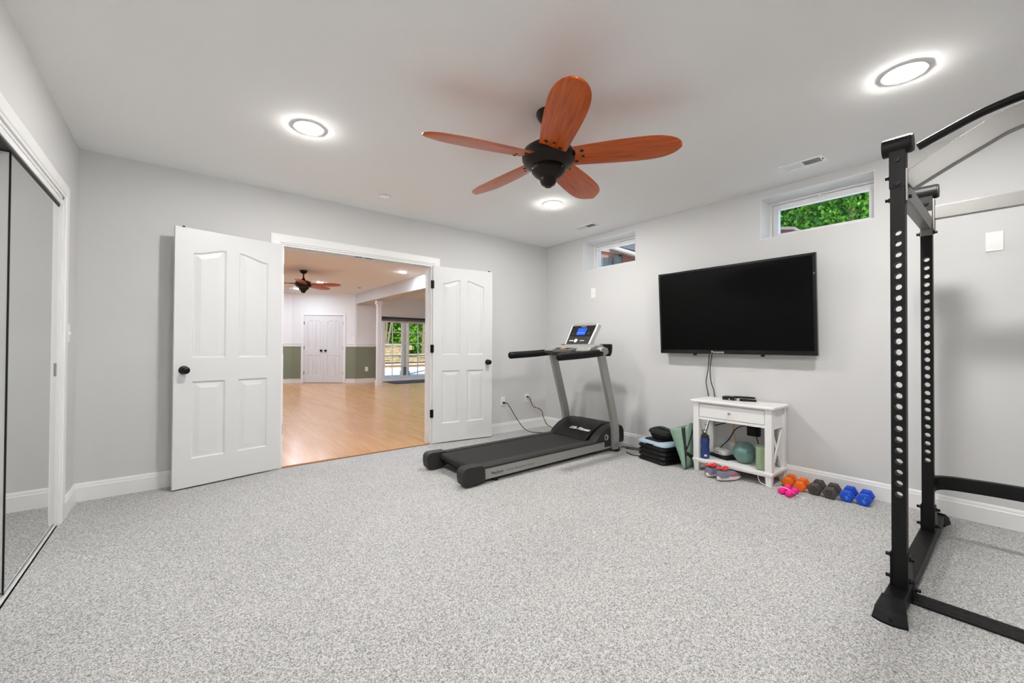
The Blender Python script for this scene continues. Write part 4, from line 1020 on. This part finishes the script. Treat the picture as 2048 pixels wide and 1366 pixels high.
# ------------------------------------------------------------------ power rack
def power_rack():
    YA, YZ = .340, -.86
    XF, XB = 2.46, 3.34; T = .05; HW = .0245
    root = thing('power_rack', 'black power rack with silver crossbeams and pull-up bar', 'power rack', (2.95, (YA+YZ)/2, 0))
    def post(x, yc):
        """square tube with a row of through holes along x"""
        g = G(); z0, pitch, n = .473, .0482, 25; rh = .0135; zt = 1.835; seg = 16
        def col(zb, zc):     # plain section
            g.add([(x, yc-HW, zb), (x, yc+HW, zb), (x, yc+HW, zc), (x, yc-HW, zc)], [(0, 1, 2, 3)])
            g.add([(x+T, yc-HW, zb), (x+T, yc+HW, zb), (x+T, yc+HW, zc), (x+T, yc-HW, zc)], [(0, 1, 2, 3)])
        col(.07, z0-pitch/2); col(z0+(n-.5)*pitch, zt)
        for i in range(n):
            zc = z0+i*pitch; hp = pitch/2
            ring = []; sq = []
            for k in range(seg):
                a = 2*PI*k/seg; c, s = math.cos(a), math.sin(a)
                ring.append((rh*c, rh*s)); q = max(abs(c)/HW, abs(s)/hp); sq.append((c/q, s/q))
            # snap the square samples to its corners
            for k in (2, 6, 10, 14): sq[k] = (math.copysign(HW, sq[k][0]), math.copysign(hp, sq[k][1]))
            for xx in (x, x+T):
                vs = [(xx, yc+p, zc+q) for p, q in ring]+[(xx, yc+p, zc+q) for p, q in sq]
                g.add(vs, [(k, (k+1) % seg, seg+(k+1) % seg, seg+k) for k in range(seg)])
            vs = [(x, yc+p, zc+q) for p, q in ring]+[(x+T, yc+p, zc+q) for p, q in ring]
            g.add(vs, [(k, (k+1) % seg, seg+(k+1) % seg, seg+k) for k in range(seg)])
        for sy in (-HW, HW): g.add([(x, yc+sy, .07), (x+T, yc+sy, .07), (x+T, yc+sy, zt), (x, yc+sy, zt)], [(0, 1, 2, 3)])
        g.add([(x, yc-HW, zt), (x+T, yc-HW, zt), (x+T, yc+HW, zt), (x, yc+HW, zt)], [(0, 1, 2, 3)])
        mk('post', g, M_RACK, root, smooth=30)
        top = mk('post_sleeve', G().box((x-.003, yc-HW-.003, 1.828), (x+T+.003, yc+HW+.003, 2.0)), M_RACK, root, bevel=.003)
        mk('bar_holder', G().cyl((x+T/2, yc+.052, 2.02), (x+T/2, yc-.045, 2.02), .040, n=28), M_RACK, root, bevel=.003)
        mk('end_plug', G().cyl((x+T/2, yc-.045, 2.02), (x+T/2, yc-.050, 2.02), .037, n=28), M_PLASTG, root)
        for bz in (1.952, 1.845):
            mk('bolt_head', G().lathe((x-.003, yc, bz), [(0, 0), (.012, 0), (.011, .006), (0, .007)], 6, (-1, 0, 0)), M_BLACKMET, root)
        for bz in (1.885, 1.785):
            for sg in (1, -1):
                yb = yc+sg*(HW+.003)
                mk('bolt_head', G().lathe((x+T/2, yb, bz), [(0, 0), (.0115, 0), (.0115, .005), (.008, .006), (.008, .016), (0, .017)], 10, (0, sg, 0)), M_BLACKMET, root)
        # gusset plates at the foot
        for sg in (1, -1):
            yb = yc+sg*(HW+.0025)
            mk('gusset_plate', G().prism([(x-.006, yb-.0025, .045), (x+T+.09, yb-.0025, .045), (x+T+.09, yb-.0025, .075), (x+T+.012, yb-.0025, .215), (x-.006, yb-.0025, .215)], (0, .005, 0)), M_RACK, root, bevel=.001)
            for bz in (.195, .10):
                mk('bolt_head', G().lathe((x+T/2, yb+sg*.0025, bz), [(0, 0), (.0115, 0), (.0115, .005), (.008, .006), (.008, .018), (0, .02)], 10, (0, sg, 0)), M_BLACKMET, root)
    for yc in (YA, YZ):
        post(XF, yc); post(XB, yc)
        mk('base_beam', G().box((2.30, yc-.034, .012), (3.76, yc+.036, .07)), M_RACK, root, bevel=.006)
        for fx, sg in ((2.335, -1), (3.725, 1)):
            def sec(dx, hw, z0, z1): return [(fx+sg*dx, yc-hw, z0), (fx+sg*dx, yc+hw, z0), (fx+sg*dx, yc+hw*.92, z1), (fx+sg*dx, yc-hw*.92, z1)]
            n = 14; loops = []
            for i in range(n+1):
                t = i/n
                # plan half-width flares outwards, the front edge is a shallow curve
                zt = .082-.050*max(0, (t-.12)/.88)**1.2 if t < .8 else .038-.030*((t-.8)/.2)
                hw = .036+.020*t**1.5
                loops.append([(fx+sg*(.104*t - (.018*t*(q/1.0)**2)), yc+hw*q, 0.0 if zz == 0 else zt*(1-.05*abs(q))) for q, zz in [(-1, 0), (-.5, 0), (0, 0), (.5, 0), (1, 0), (1, 1), (.5, 1), (0, 1), (-.5, 1), (-1, 1)]])
            mk('foot_cap', G().loft(loops), M_RUB, root, smooth=35)
            mk('foot_bolt', G().lathe((fx+sg*.100, yc-.004, .022), [(0, 0), (.007, 0), (.006, .003), (0, .003)], 10, (sg, 0, .3)), M_BLACKMET, root)
        mk('side_beam', G().box((XF+T+.003, yc-.022, 1.80), (XB-.003, yc+.022, 1.875)), M_SILVER, root, bevel=.004)
        for xx in (XF+T+.003, XB-.009): mk('beam_flange', G().box((xx, yc-HW, 1.765), (xx+.006, yc+HW, 1.905)), M_SILVER, root)
    # crossbeams
    y0, y1 = YA-HW-.003, YZ+HW+.003; ym = (y0+y1)/2
    up = [(y0, 1.848), (.20, 1.912), (.10, 1.965), (.04, 1.995), (-.04, 2.015), (-.12, 2.022)]
    pth = [(XF+T/2+.005, y, z) for y, z in up]+[(XF+T/2+.005, 2*ym-y, z) for y, z in reversed(up)]
    mk('front_crossbeam', G().sweep(spline(pth, 5), [(-.022, -.042), (.022, -.042), (.022, .042), (-.022, .042)], up=(0, 0, 1)), M_SILVER, root, bevel=.004)
    for yy, sg in ((y0, -1), (y1, 1)):
        mk('beam_flange', G().box((XF-.002, yy, 1.765), (XF+T+.002, yy+sg*.006, 1.905)), M_SILVER, root)
        mk('beam_flange', G().box((XB-.002, yy, 1.80), (XB+T+.002, yy+sg*.006, 1.975)), M_SILVER, root)
    mk('rear_crossbeam', G().box((XB+.006, y1+.006, 1.857), (XB+.044, y0-.006, 1.932)), M_SILVER, root, bevel=.004)
    pb = [(.276, 1.988), (.20, 2.018), (.11, 2.052), (.04, 2.069), (-.02, 2.078), (-.12, 2.085), (-.26, 2.087)]
    pth = [(XF+.01, y, z) for y, z in pb]+[(XF+.01, 2*ym-y, z) for y, z in reversed(pb[:-1])]
    mk('pull_up_bar', G().tube(spline(pth, 5), .0165, 14), M_RUB, root)
    for yy in (-.10, -.42): mk('bar_bracket', G().box((XF+.0, yy-.01, 2.05), (XF+.03, yy+.01, 2.086)), M_RACK, root)
    for yy in (-.03, -.49): mk('neutral_grip', G().tube(spline([(XF+.02, yy, 2.0), (XF-.06, yy, 1.985), (XF-.10, yy, 1.98), (XF-.26, yy, 1.98)], 4), .0155, 12), M_RUB, root)
    # low rear crossmember: bowed flat bar
    pr = [(-.006, -.037), (.006, -.037), (.006, .037), (-.006, .037)]
    zc = .338
    pth = [(XB+T-.004, YA-.006, zc-.012), (XB+T+.03, YA-.012, zc-.008), (XB+T+.058, YA-.04, zc-.002), (XB+T+.068, YA-.09, zc+.003), (XB+T+.072, YA-.16, zc+.006), (XB+T+.074, .05, zc+.010), (XB+T+.074, ym, zc+.012)]
    pth = pth+[(p[0], 2*ym-p[1], p[2]) for p in reversed(pth[:-1])]
    mk('rear_crossmember', G().sweep(spline(pth, 5), [(-.02, -.037), (.02, -.037), (.02, .037), (-.02, .037)], up=(0, 0, 1)), M_RACK, root, bevel=.004)
    # diamond plate strip on the floor
    mk('floor_plate', G().box((2.495, YZ+.034, .002), (2.603, YA-.034, .010)), M_RACK, root, bevel=.002)
    g = G()
    i = 0; yy = YA-.06
    while yy > YZ+.06:
        for j in range(2):
            a = R_(28 if (i+j) % 2 else -28); cx = 2.525+j*.05
            Mx = Matrix.Translation((cx, yy, .010)) @ Matrix.Rotation(a, 4, 'Z')
            gg = G(Mx).loft([[(-.004, -.017, 0), (.004, -.017, 0), (.004, .017, 0), (-.004, .017, 0)], [(-.0015, -.010, .0018), (.0015, -.010, .0018), (.0015, .010, .0018), (-.0015, .010, .0018)]])
            g.add(gg.v, gg.f)
        yy -= .034; i += 1
    tag(mk('tread_pattern', g, M_RACK, root), kind='stuff')
    for yy, sg in ((YA-.034, -1), (YZ+.034, 1)):
        mk('plate_tab', G().box((2.50, yy, .004), (2.60, yy+sg*.006, .062)), M_RACK, root, bevel=.001)
        mk('bolt_head', G().lathe((2.55, yy+sg*.006, .045), [(0, 0), (.0115, 0), (.0115, .005), (.008, .006), (.008, .018), (0, .02)], 10, (0, sg, 0)), M_BLACKMET, root)
power_rack()

# ------------------------------------------------------------------ the room beyond
struct('floor.001', G().box((-3.2, YB+.015, -.12), (7.7, 13.6, 0)), M_LAM, 'glossy honey laminate floor of the room beyond', smooth=0)
struct('ceiling.001', G().box((-3.2, YB2, H2), (4.14, 6.30, 2.8)).box((-3.2, 6.30, H2), (7.7, 13.6, 2.8)), mat('far_ceiling_cool_tint', (.88, .92, .96, 1), .85, spec=.2), 'white ceiling of the room beyond', smooth=0)  # cool tint in the colour counters the orange bounce off the laminate
wall('wall_far', 1, 13.42, 13.56, (-3.2, 2.62), (0, 2.7), [(-2.6, 1.4, 0, 2.1)], M_TWO, 'far wall with olive green lower half')
AW0, AW1 = Vector((2.52, 13.42, 0)), Vector((4.02, 12.35, 0))
ad = (AW1-AW0).normalized(); an = Vector((-ad.y, ad.x, 0)); AL = (AW1-AW0).length      # an points away (+y)
def AP(u_, d, z): return AW0+ad*u_-an*d+Vector((0, 0, z))          # d in front of the angled wall
dl, dr_ = .345, 1.475                     # closet doors on the angled wall
DH = 1.985
g = G()
def aw_box(g, u0, u1, z0, z1, d0, d1):
    P = [AP(u0, d0, z0), AP(u1, d0, z0), AP(u1, d1, z0), AP(u0, d1, z0), AP(u0, d0, z1), AP(u1, d0, z1), AP(u1, d1, z1), AP(u0, d1, z1)]
    return g.add(P, [(3, 2, 1, 0), (4, 5, 6, 7), (0, 1, 5, 4), (1, 2, 6, 5), (2, 3, 7, 6), (3, 0, 4, 7)])
aw_box(g, -.02, dl, 0, 2.7, -.12, 0); aw_box(g, dr_, AL+.02, 0, 2.7, -.12, 0); aw_box(g, dl, dr_, DH, 2.7, -.12, 0)
struct('wall_angled', g, M_TWO, 'angled far wall holding the closed double closet doors', smooth=0)
struct('wall_angled_back', aw_box(G(), dl-.1, dr_+.1, 0, 2.2, -.6, -.55), M_WALL, 'dark closet back behind the far double doors', smooth=0)
SX0, SX1, SZ = 4.66, 6.95, 1.96
SY = 12.35
wall('wall_slider', 1, SY, SY+.16, (4.0, 7.7), (0, 2.7), [(SX0, SX1, 0, SZ)], M_TWO, 'wall holding the sliding glass door')
wall('wall_bay', 0, 7.56, 7.7, (6.4, SY), (0, 2.7), [], M_TWO, 'side wall of the bay by the glass door')
wall('wall_bay_near', 1, 6.3, 6.44, (4.14, 7.7), (0, 2.7), [], M_TWO, 'near wall of the bay')
wall('wall_side', 0, 4.0, 4.14, (YB2, 6.44), (0, 2.7), [], M_TWO, 'right wall of the room beyond')
wall('wall_side_far', 0, -3.2, -3.06, (YB2, 13.42), (0, 2.7), [], M_TWO, 'left wall of the room beyond')
struct('ceiling_soffit', G().box((4.0, 6.44, 2.335), (4.38, SY, H2)), M_WALL, 'boxed soffit beam under the far ceiling', smooth=0)
# chair rail, baseboards, casing
def rail_along(name, pts, z0, z1, t, label, sgn=-1):
    g = G(); P = [Vector((p[0], p[1], 0)) for p in pts]; nr = []
    for i in range(len(P)-1):
        d = (P[i+1]-P[i]).normalized(); nr.append(Vector((-d.y, d.x, 0))*sgn)
    loops = []
    for i, p in enumerate(P):
        n = nr[0] if i == 0 else nr[-1] if i == len(P)-1 else (nr[i-1]+nr[i]).normalized()/max(.3, (nr[i-1]+nr[i]).normalized().dot(nr[i]))
        loops.append([p+n*a+Vector((0, 0, z)) for a, z in ((0, z0), (t*.6, z0), (t*.7, z0+.03), (t*.7, z1-.03), (t, z1-.02), (t, z1), (0, z1))])
    return struct(name, g.loft(loops), M_TRIM, label, smooth=30)
cL, cR = AP(dl-.08, 0, 0), AP(dr_+.08, 0, 0)
for nm, (za, zb, t) in {'trim_8': (1.065, 1.165, .03), 'baseboard_far_left': (0, .12, .014)}.items():
    rail_along(nm, [(1.46, 13.42), (AW0.x, AW0.y), (cL.x, cL.y)], za, zb, t, 'white chair rail left of the far double doors' if za else 'white baseboard left of the far double doors')
for nm, (za, zb, t) in {'trim_9': (1.065, 1.165, .03), 'baseboard_far_right': (0, .12, .014)}.items():
    rail_along(nm, [(cR.x, cR.y), (AW1.x, SY), (SX0-.06, SY)], za, zb, t, 'white chair rail right of the far double doors' if za else 'white baseboard right of the far double doors')
g = G(); w = .075
aw_box(g, dl-w, dl, 0, DH+w, 0, .018); aw_box(g, dr_, dr_+w, 0, DH+w, 0, .018); aw_box(g, dl, dr_, DH, DH+w, 0, .018)
struct('trim_10', g, M_TRIM, 'white casing around the far double doors', bevel=.004)
for k, (uh, sg) in enumerate(((dl+.003, 1), (dr_-.003, -1))):
    wd = (dr_-dl)/2-.005
    hpt = AP(uh, -.004, 0); an_ = math.atan2(ad.y, ad.x)+(0 if sg > 0 else PI)
    door('door_%d' % (5+k), (hpt.x, hpt.y), an_, wd, DH-.02, ['left leaf of the closed white double doors in the far room', 'right leaf of the closed white double doors in the far room'][k], knob_z=.95, flip=(sg < 0), hinges=(.28, 1.02, 1.75))
# column
c0 = Vector((4.185, 10.98, 0))
ro = thing('column', 'white square column under the soffit beam beside the glass door', 'column', tuple(c0))
tag(ro, kind='structure')
mk('shaft', G().box((c0.x-.055, c0.y-.055, .16), (c0.x+.055, c0.y+.055, 2.23)), M_TRIM, ro, bevel=.006)
mk('plinth', G().box((c0.x-.072, c0.y-.072, 0), (c0.x+.072, c0.y+.072, .15)).box((c0.x-.064, c0.y-.064, .15), (c0.x+.064, c0.y+.064, .18)), M_TRIM, ro, bevel=.005)
mk('capital', G().box((c0.x-.066, c0.y-.066, 2.19), (c0.x+.066, c0.y+.066, 2.24)).box((c0.x-.085, c0.y-.085, 2.24), (c0.x+.085, c0.y+.085, 2.335)), M_TRIM, ro, bevel=.005)
# plates
def MA(u_, z): o_ = AP(u_, 0, z); return basis(o_, ad, (0, 0, 1))
plate('light_switch', MA(dr_+.30, 1.30), .07, .118, 'white light switch on the far angled wall beside the double doors', 'light switch', 'toggle')
plate('wall_outlet', basis((4.34, SY, .40), (1, 0, 0), (0, 0, 1)), .09, .13, 'white outlet on the olive green wall near the column', 'outlet', 'outlet')
# sliding door
ro = thing('window_3', 'white sliding glass door with grid bars in the far room', None, ((SX0+SX1)/2, SY, 0), kind='structure')
y0, y1 = SY+.02, SY+.12
g = G().box((SX0, y0, SZ-.05), (SX1, y1, SZ)).box((SX0, y0, 0), (SX1, y1, .03)).box((SX0, y0, .03), (SX0+.05, y1, SZ-.05)).box((SX1-.05, y0, .03), (SX1, y1, SZ-.05))
mk('door_frame', g, M_VINYL, ro, bevel=.003)
rows = [1.526, 1.176, .799, .45]
def slide_panel(x0, x1, st0, st1, bars, yy):
    g = G().box((x0, yy, .03), (x0+st0, yy+.04, SZ-.05)).box((x1-st1, yy, .03), (x1, yy+.04, SZ-.05)).box((x0+st0, yy, .03), (x1-st1, yy+.04, .10)).box((x0+st0, yy, SZ-.13), (x1-st1, yy+.04, SZ-.05))
    p = mk('sliding_panel', g, M_VINYL, ro, bevel=.002)
    for b_ in bars: mk('muntin', G().box((b_-.011, yy+.010, .10), (b_+.011, yy+.028, SZ-.13)), M_VINYL, p)
    for z in rows: mk('muntin', G().box((x0+st0, yy+.011, z-.011), (x1-st1, yy+.027, z+.011)), M_VINYL, p)
    cols = [x0+st0]+list(bars)+[x1-st1]
    for i in range(len(cols)-1): mk('pane', G().box((cols[i], yy+.018, .10), (cols[i+1], yy+.021, SZ-.13)), M_GLASS, p, smooth=0)
slide_panel(4.71, 4.86, .03, .03, [], y0+.05)
slide_panel(4.823, 5.52, .093, .065, [5.162], y0+.004)
slide_panel(5.50, 6.90, .02, .06, [5.70, 6.052, 6.45], y0+.05)
mk('heavy_mullion', G().box((5.671, y0+.04, .03), (5.733, y0+.10, SZ-.05)), M_VINYL, ro, bevel=.002)
mk('door_handle', G().box((5.46, y0-.02, .95), (5.48, y0+.004, 1.15)), M_WHITEP, ro, bevel=.004)
ro = thing('roller_shade', 'dark rolled-up shade above the sliding glass door', 'shade', ((SX0+SX1)/2, SY-.05, SZ-.06))
mk('shade_roll', G().cyl((SX0-.03, SY-.05, SZ+.01), (SX1+.03, SY-.05, SZ+.01), .03, n=20), mat('dark_shade', S(52, 52, 56), .7), ro)
mk('bottom_bar', G().box((SX0, SY-.06, SZ-.075), (SX1, SY-.045, SZ-.03)), mat('shade_bar', S(84, 84, 90), .5), ro)
# floor mat
ro = thing('floor_mat', 'dark grey mat on the laminate before the sliding glass door', 'mat', (5.6, 11.7, 0))
mk('mat_pile', G().box((4.87, 11.38, .001), (6.75, 12.15, .012)), M_MAT, ro, bevel=.004)
mk('mat_border', G().box((4.80, 11.30, 0.0005), (6.82, 12.23, .007)), M_RUB, ro, bevel=.003)
# patio door added for neutral daylight, hidden by the open door leaf
ro = thing('added_daylight_door', 'unseen white patio door added to bring daylight into the far room', None, (-.6, 13.49, 0), kind='structure')
g = G().box((-2.6, 13.44, 2.04), (1.4, 13.54, 2.1)).box((-2.6, 13.44, 0), (1.4, 13.54, .04))
for xx in (-2.6, -1.27, .04, 1.34): g.box((xx, 13.44, .04), (xx+.06, 13.54, 2.04))
mk('door_frame', g, M_VINYL, ro)
for xa in (-2.54, -1.21, .10): mk('pane', G().box((xa, 13.488, .04), (xa+1.25, 13.492, 2.04)), M_GLASS, ro, smooth=0)
# second fan, lights and detector
fan2 = fan('ceiling_fan', 'distant five-blade ceiling fan with cherry wood blades in the room beyond', -.285, -36)
fan2.location = (1.92, 9.15, H2)
LF = downlight('recessed_light', 'lit round recessed light by the soffit beam in the far room', M_LENSF, 'recessed lights of the room beyond')
LF.location = (3.54, 8.0, H2)
for (x, y, lab) in [(2.60, 10.65, 'lit round recessed light behind the distant fan blade'), (2.40, 12.2, 'lit round recessed light under the distant fan, nearest the far wall'), (.6, 8.05, 'unseen recessed light added in the far room, hidden by the left door'), (.6, 10.65, 'unseen recessed light added deep in the far room, hidden by the left door'), (2.6, 5.6, 'unseen recessed light added just past the double doorway'), (-.6, 5.6, 'unseen recessed light added past the doorway, far to the left'), (5.9, 9.6, 'unseen recessed light added in the bay by the glass door')]:  # those out of view are added to light the room beyond
    c = dup(LF); c.location = (x, y, H2); c['label'] = lab
ro = thing('ceiling_vent', 'small grey round ceiling vent before the far angled wall', 'air vent', (3.62, 10.9, H2))
mk('vent_frame', G().lathe((3.62, 10.9, H2), [(0, 0), (.075, 0), (.075, -.006), (.06, -.010), (0, -.008)], 28), M_WHITEP, ro)
mk('vent_slots', G().lathe((3.62, 10.9, H2), [(0, -.0078), (.056, -.0095), (.056, -.0105), (0, -.0105)], 28), M_PLASTG, ro)

# ------------------------------------------------------------------ outdoors
def leaves(name, blobs, n, size, m, parent, seed=1):
    rnd = random.Random(seed); vs = []; fs = []
    tot = sum(b[3]*b[4]*b[5] for b in blobs)
    for (cx, cy, cz, rx, ry, rz) in blobs:
        for _ in range(int(n*rx*ry*rz/tot)):
            d = Vector((rnd.gauss(0, 1), rnd.gauss(0, 1), rnd.gauss(0, 1))).normalized()*(.45+.55*rnd.random()**.5)
            c = Vector((cx+d.x*rx, cy+d.y*ry, cz+d.z*rz))
            a = Vector((rnd.gauss(0, 1), rnd.gauss(0, 1), rnd.gauss(0, .6))).normalized(); b = a.orthogonal().normalized(); b.rotate(Matrix.Rotation(rnd.random()*6.28, 3, a))
            s = size*(.6+.8*rnd.random()); e = a.cross(b)
            o = len(vs)
            vs += [c-b*s, c+e*s*.55+a*s*.12, c+b*s, c-e*s*.55+a*s*.12]; fs.append((o, o+1, o+2, o+3))
    me = bpy.data.meshes.new(name); me.from_pydata(vs, [], fs); me.materials.append(m)
    o = bpy.data.objects.new(name, me); COL.objects.link(o); attach(o, parent); o['kind'] = 'stuff'
    return o
def tree(label, x, y, z0, h, trunks, blobs, n, size, m, seed, group):
    root = thing('tree', label, 'tree', (x, y, z0), group)
    for (dx, dy, r0, top) in trunks:
        mk('trunk', G().sweep(spline([(x+dx*.1, y+dy*.1, z0-.1), (x+dx*.4, y+dy*.4, z0+top*.4), (x+dx, y+dy, z0+top)], 5), lambda t: [(r0*(1-.6*t)*math.cos(2*PI*i/8), r0*(1-.6*t)*math.sin(2*PI*i/8)) for i in range(8)]), M_BARK, root)
    leaves('foliage', blobs, n, size, m, root, seed)
# unseen grade outside the high windows, made pale to bounce daylight onto the reveals
struct('ground', G().box((XR+WT, -14, 1.6), (60, 6.29, 1.95)).box((7.72, 6.29, 1.6), (60, 12.6, 1.95)), mat('pale_bounce_ground', S(226, 222, 214), .95, noise=(20, .2)), 'unseen ground outside the high windows, made pale to bounce light in', smooth=0)
tree('leafy green tree seen through the window above the television', 12.4, 2.4, 1.95, 5, [(.3, .2, .16, 3)], [(12.4, 2.4, 4.7, 1.7, 2.2, 1.5), (12.0, 4.6, 4.2, 1.4, 1.6, 1.3), (12.8, 3.6, 5.4, 1.6, 2.2, 1.2)], 26000, .052, M_LEAF, 3, 'trees outside the high window')
tree('second leafy tree farther behind the window above the television', 15.0, 4.4, 1.95, 6, [(.2, -.3, .2, 4)], [(15.2, 4.6, 5.2, 2.0, 3.0, 2.6), (15.5, 2.2, 4.6, 2.0, 2.4, 2.2)], 26000, .06, M_LEAF, 5, 'trees outside the high window')
# low brick wall corner
ro = thing('brick_wall', 'low red brick wall with a sloped cap outside the high window', 'wall', (6.1, 2.25, 1.95))
mk('wall_core', G().prism([(6.0, 1.80, 1.95), (6.0, 2.9, 1.95), (6.0, 2.9, 2.83), (6.0, 1.80, 2.61)], (.2, 0, 0)), M_BRICK, ro)
mk('coping', G().prism([(5.98, 1.78, 2.60), (5.98, 2.9, 2.825), (5.98, 2.9, 2.86), (5.98, 1.78, 2.635)], (.24, 0, 0)), mat('grey_coping', S(110, 104, 100), .8), ro)
# neighbouring house seen through the corner window
NX = 17.0
def house():
    root = thing('neighbour_house', 'pink brick neighbouring house with white eaves and slate roof', 'house', (14, 13.4, 1.95))
    # facade in its own frame: s along, n depth, facing the camera
    d = Vector((.80, .60, 0)); s = Vector((.60, -.80, 0))     # s to the right in the picture
    O = d*17.0
    def bx(name, s0, s1, z0, z1, n0, n1, m, par=None, slope=0):
        P = []
        for nn in (n0, n1):
            for (a, z) in ((s0, z0), (s1, z0+slope*(s1-s0)), (s1, z1+slope*(s1-s0)), (s0, z1)):
                P.append(O+s*a+d*nn+Vector((0, 0, z)))
        return mk(name, G().loft([P[:4], P[4:]]), m, par or root)
    bx('facade', -2.4, 2.6, 1.9, 7.2, 0, .3, M_SIDING)
    bx('brick_base', .22, 2.6, 1.9, 4.95, -.06, 0, M_BRICK)
    for (a, b_, z0, z1) in ((-.95, -.17, 3.6, 4.69), (-.12, .2, 3.7, 4.77)):
        w_ = bx('window', a, b_, z0, z1, -.10, -.04, M_DARKGL)
        bx('window_mullion', (a+b_)/2-.02, (a+b_)/2+.02, z0, z1, -.12, -.10, mat('dark_mullion', S(90, 84, 78), .5), w_)
    bx('belt_course', -2.2, .2, 5.32, 5.42, -.10, 0, mat('pink_beige_trim', S(122, 104, 96), .7), None, -.22)
    bx('eave_fascia', -.25, 2.6, 4.99, 5.11, -.5, 0, mat('house_trim', S(140, 132, 130), .6), None, -.36)
    bx('gutter', -.25, 2.6, 4.93, 4.99, -.54, -.4, mat('gutter_grey', S(90, 82, 80), .6), None, -.36)
    bx('porch_roof', .0, 2.6, 5.04, 5.60, -.46, .3, M_SLATE, None, -.30)
house()
# patio side
struct('ground.001', G().box((-14, SY+.12, -.3), (26, 60, -.06)), M_CONC, 'pale concrete patio outside the glass door', smooth=0)
def stone_wall(label, y, x0, x1, z0, z1, cap):
    root = thing('retaining_wall', label, 'retaining wall', ((x0+x1)/2, y, z0), 'stone retaining walls of the patio')
    rnd = random.Random(int(y*7)); g = G(); hh = .14; z = z0; row = 0
    while z < z1-.01:
        x = x0-(row % 2)*.2
        while x < x1:
            l = .3+rnd.random()*.35; q = rnd.random()*.05
            g.box((x+.006, y-q, z+.006), (x+l-.006, y+.3, z+hh-.006)); x += l
        z += hh; row += 1
    tag(mk('stone_courses', g, M_STONE, root, smooth=0), kind='stuff')
    mk('mortar_core', G().box((x0, y+.02, z0), (x1, y+.34, z)), mat('mortar', S(130, 118, 102), .9), root)
    if cap: mk('cap_stones', G().box((x0, y-.08, z), (x1, y+.36, z+.08)), mat('cap_stone', S(166, 152, 136), .9, noise=(4, .1)), root)
    mk('backfill', G().box((x0, y+.34, z0), (x1, y+3, z-.05)), M_GRASS, root)
stone_wall('lower stone retaining wall beyond the patio', 20.5, 4.0, 18.0, -.07, .07, True)
stone_wall('upper stone retaining wall below the trees', 23.5, 4.0, 20.0, .08, .50, True)
stone_wall('short raised stone wall behind the left pane of the glass door', 24.6, 6.0, 11.2, .4, .98, True)
ro = thing('deck_post', 'tan square deck post standing on the patio outside the glass door', 'post', (6.94, 15.4, -.06))
mk('post_shaft', G().box((6.84, 15.30, -.06), (7.04, 15.50, 3.4)), mat('tan_post', S(104, 90, 78), .7), ro, bevel=.01)
mk('post_base', G().box((6.80, 15.25, -.06), (7.08, 15.55, .10)), mat('tan_post', S(104, 90, 78), .7), ro, bevel=.01)
tree('pale multi-stemmed tree above the stone wall behind the glass door', 10.4, 26.2, .4, 6, [(-.9, .2, .10, 4.5), (-.3, 0, .09, 4.8), (.3, .1, .10, 4.6), (.9, 0, .09, 4.4)], [(10.2, 27.5, 4.2, 3.2, 1.2, 2.4), (9.0, 28, 1.8, 2.5, 1.0, 1.6), (11.6, 27.6, 1.6, 2.2, 1.0, 1.4)], 12000, .11, M_LEAF2, 11, 'trees behind the patio')
tree('thick-trunked tree right of the deck post behind the glass door', 12.9, 25.4, .4, 6, [(.1, 0, .3, 5.5), (.6, .1, .14, 5)], [(14.6, 26.2, 3.8, 2.0, 1.4, 2.2), (13.6, 28, 2.0, 2.6, 1.2, 2.0), (15.2, 26, 1.6, 1.5, 1.2, 1.2)], 12000, .11, M_LEAF2, 13, 'trees behind the patio')
tree('bright green bushy tree at the left edge of the glass door', 8.2, 26.0, .4, 5, [(0, 0, .12, 3)], [(8.0, 26.4, 3.0, 1.6, 1.2, 2.4), (6.6, 26.4, 3.2, 1.8, 1.2, 2.4)], 7000, .11, M_LEAF2, 17, 'trees behind the patio')
tree('dense hedge trees closing the view behind the patio', 12.0, 33.0, 1.0, 8, [(0, 0, .2, 4)], [(9, 33, 4.2, 5, 1.5, 4.2), (15, 33.5, 4.4, 5, 1.5, 4.2), (21, 33, 4.0, 4, 1.5, 4)], 14000, .2, M_LEAF, 19, 'trees behind the patio')
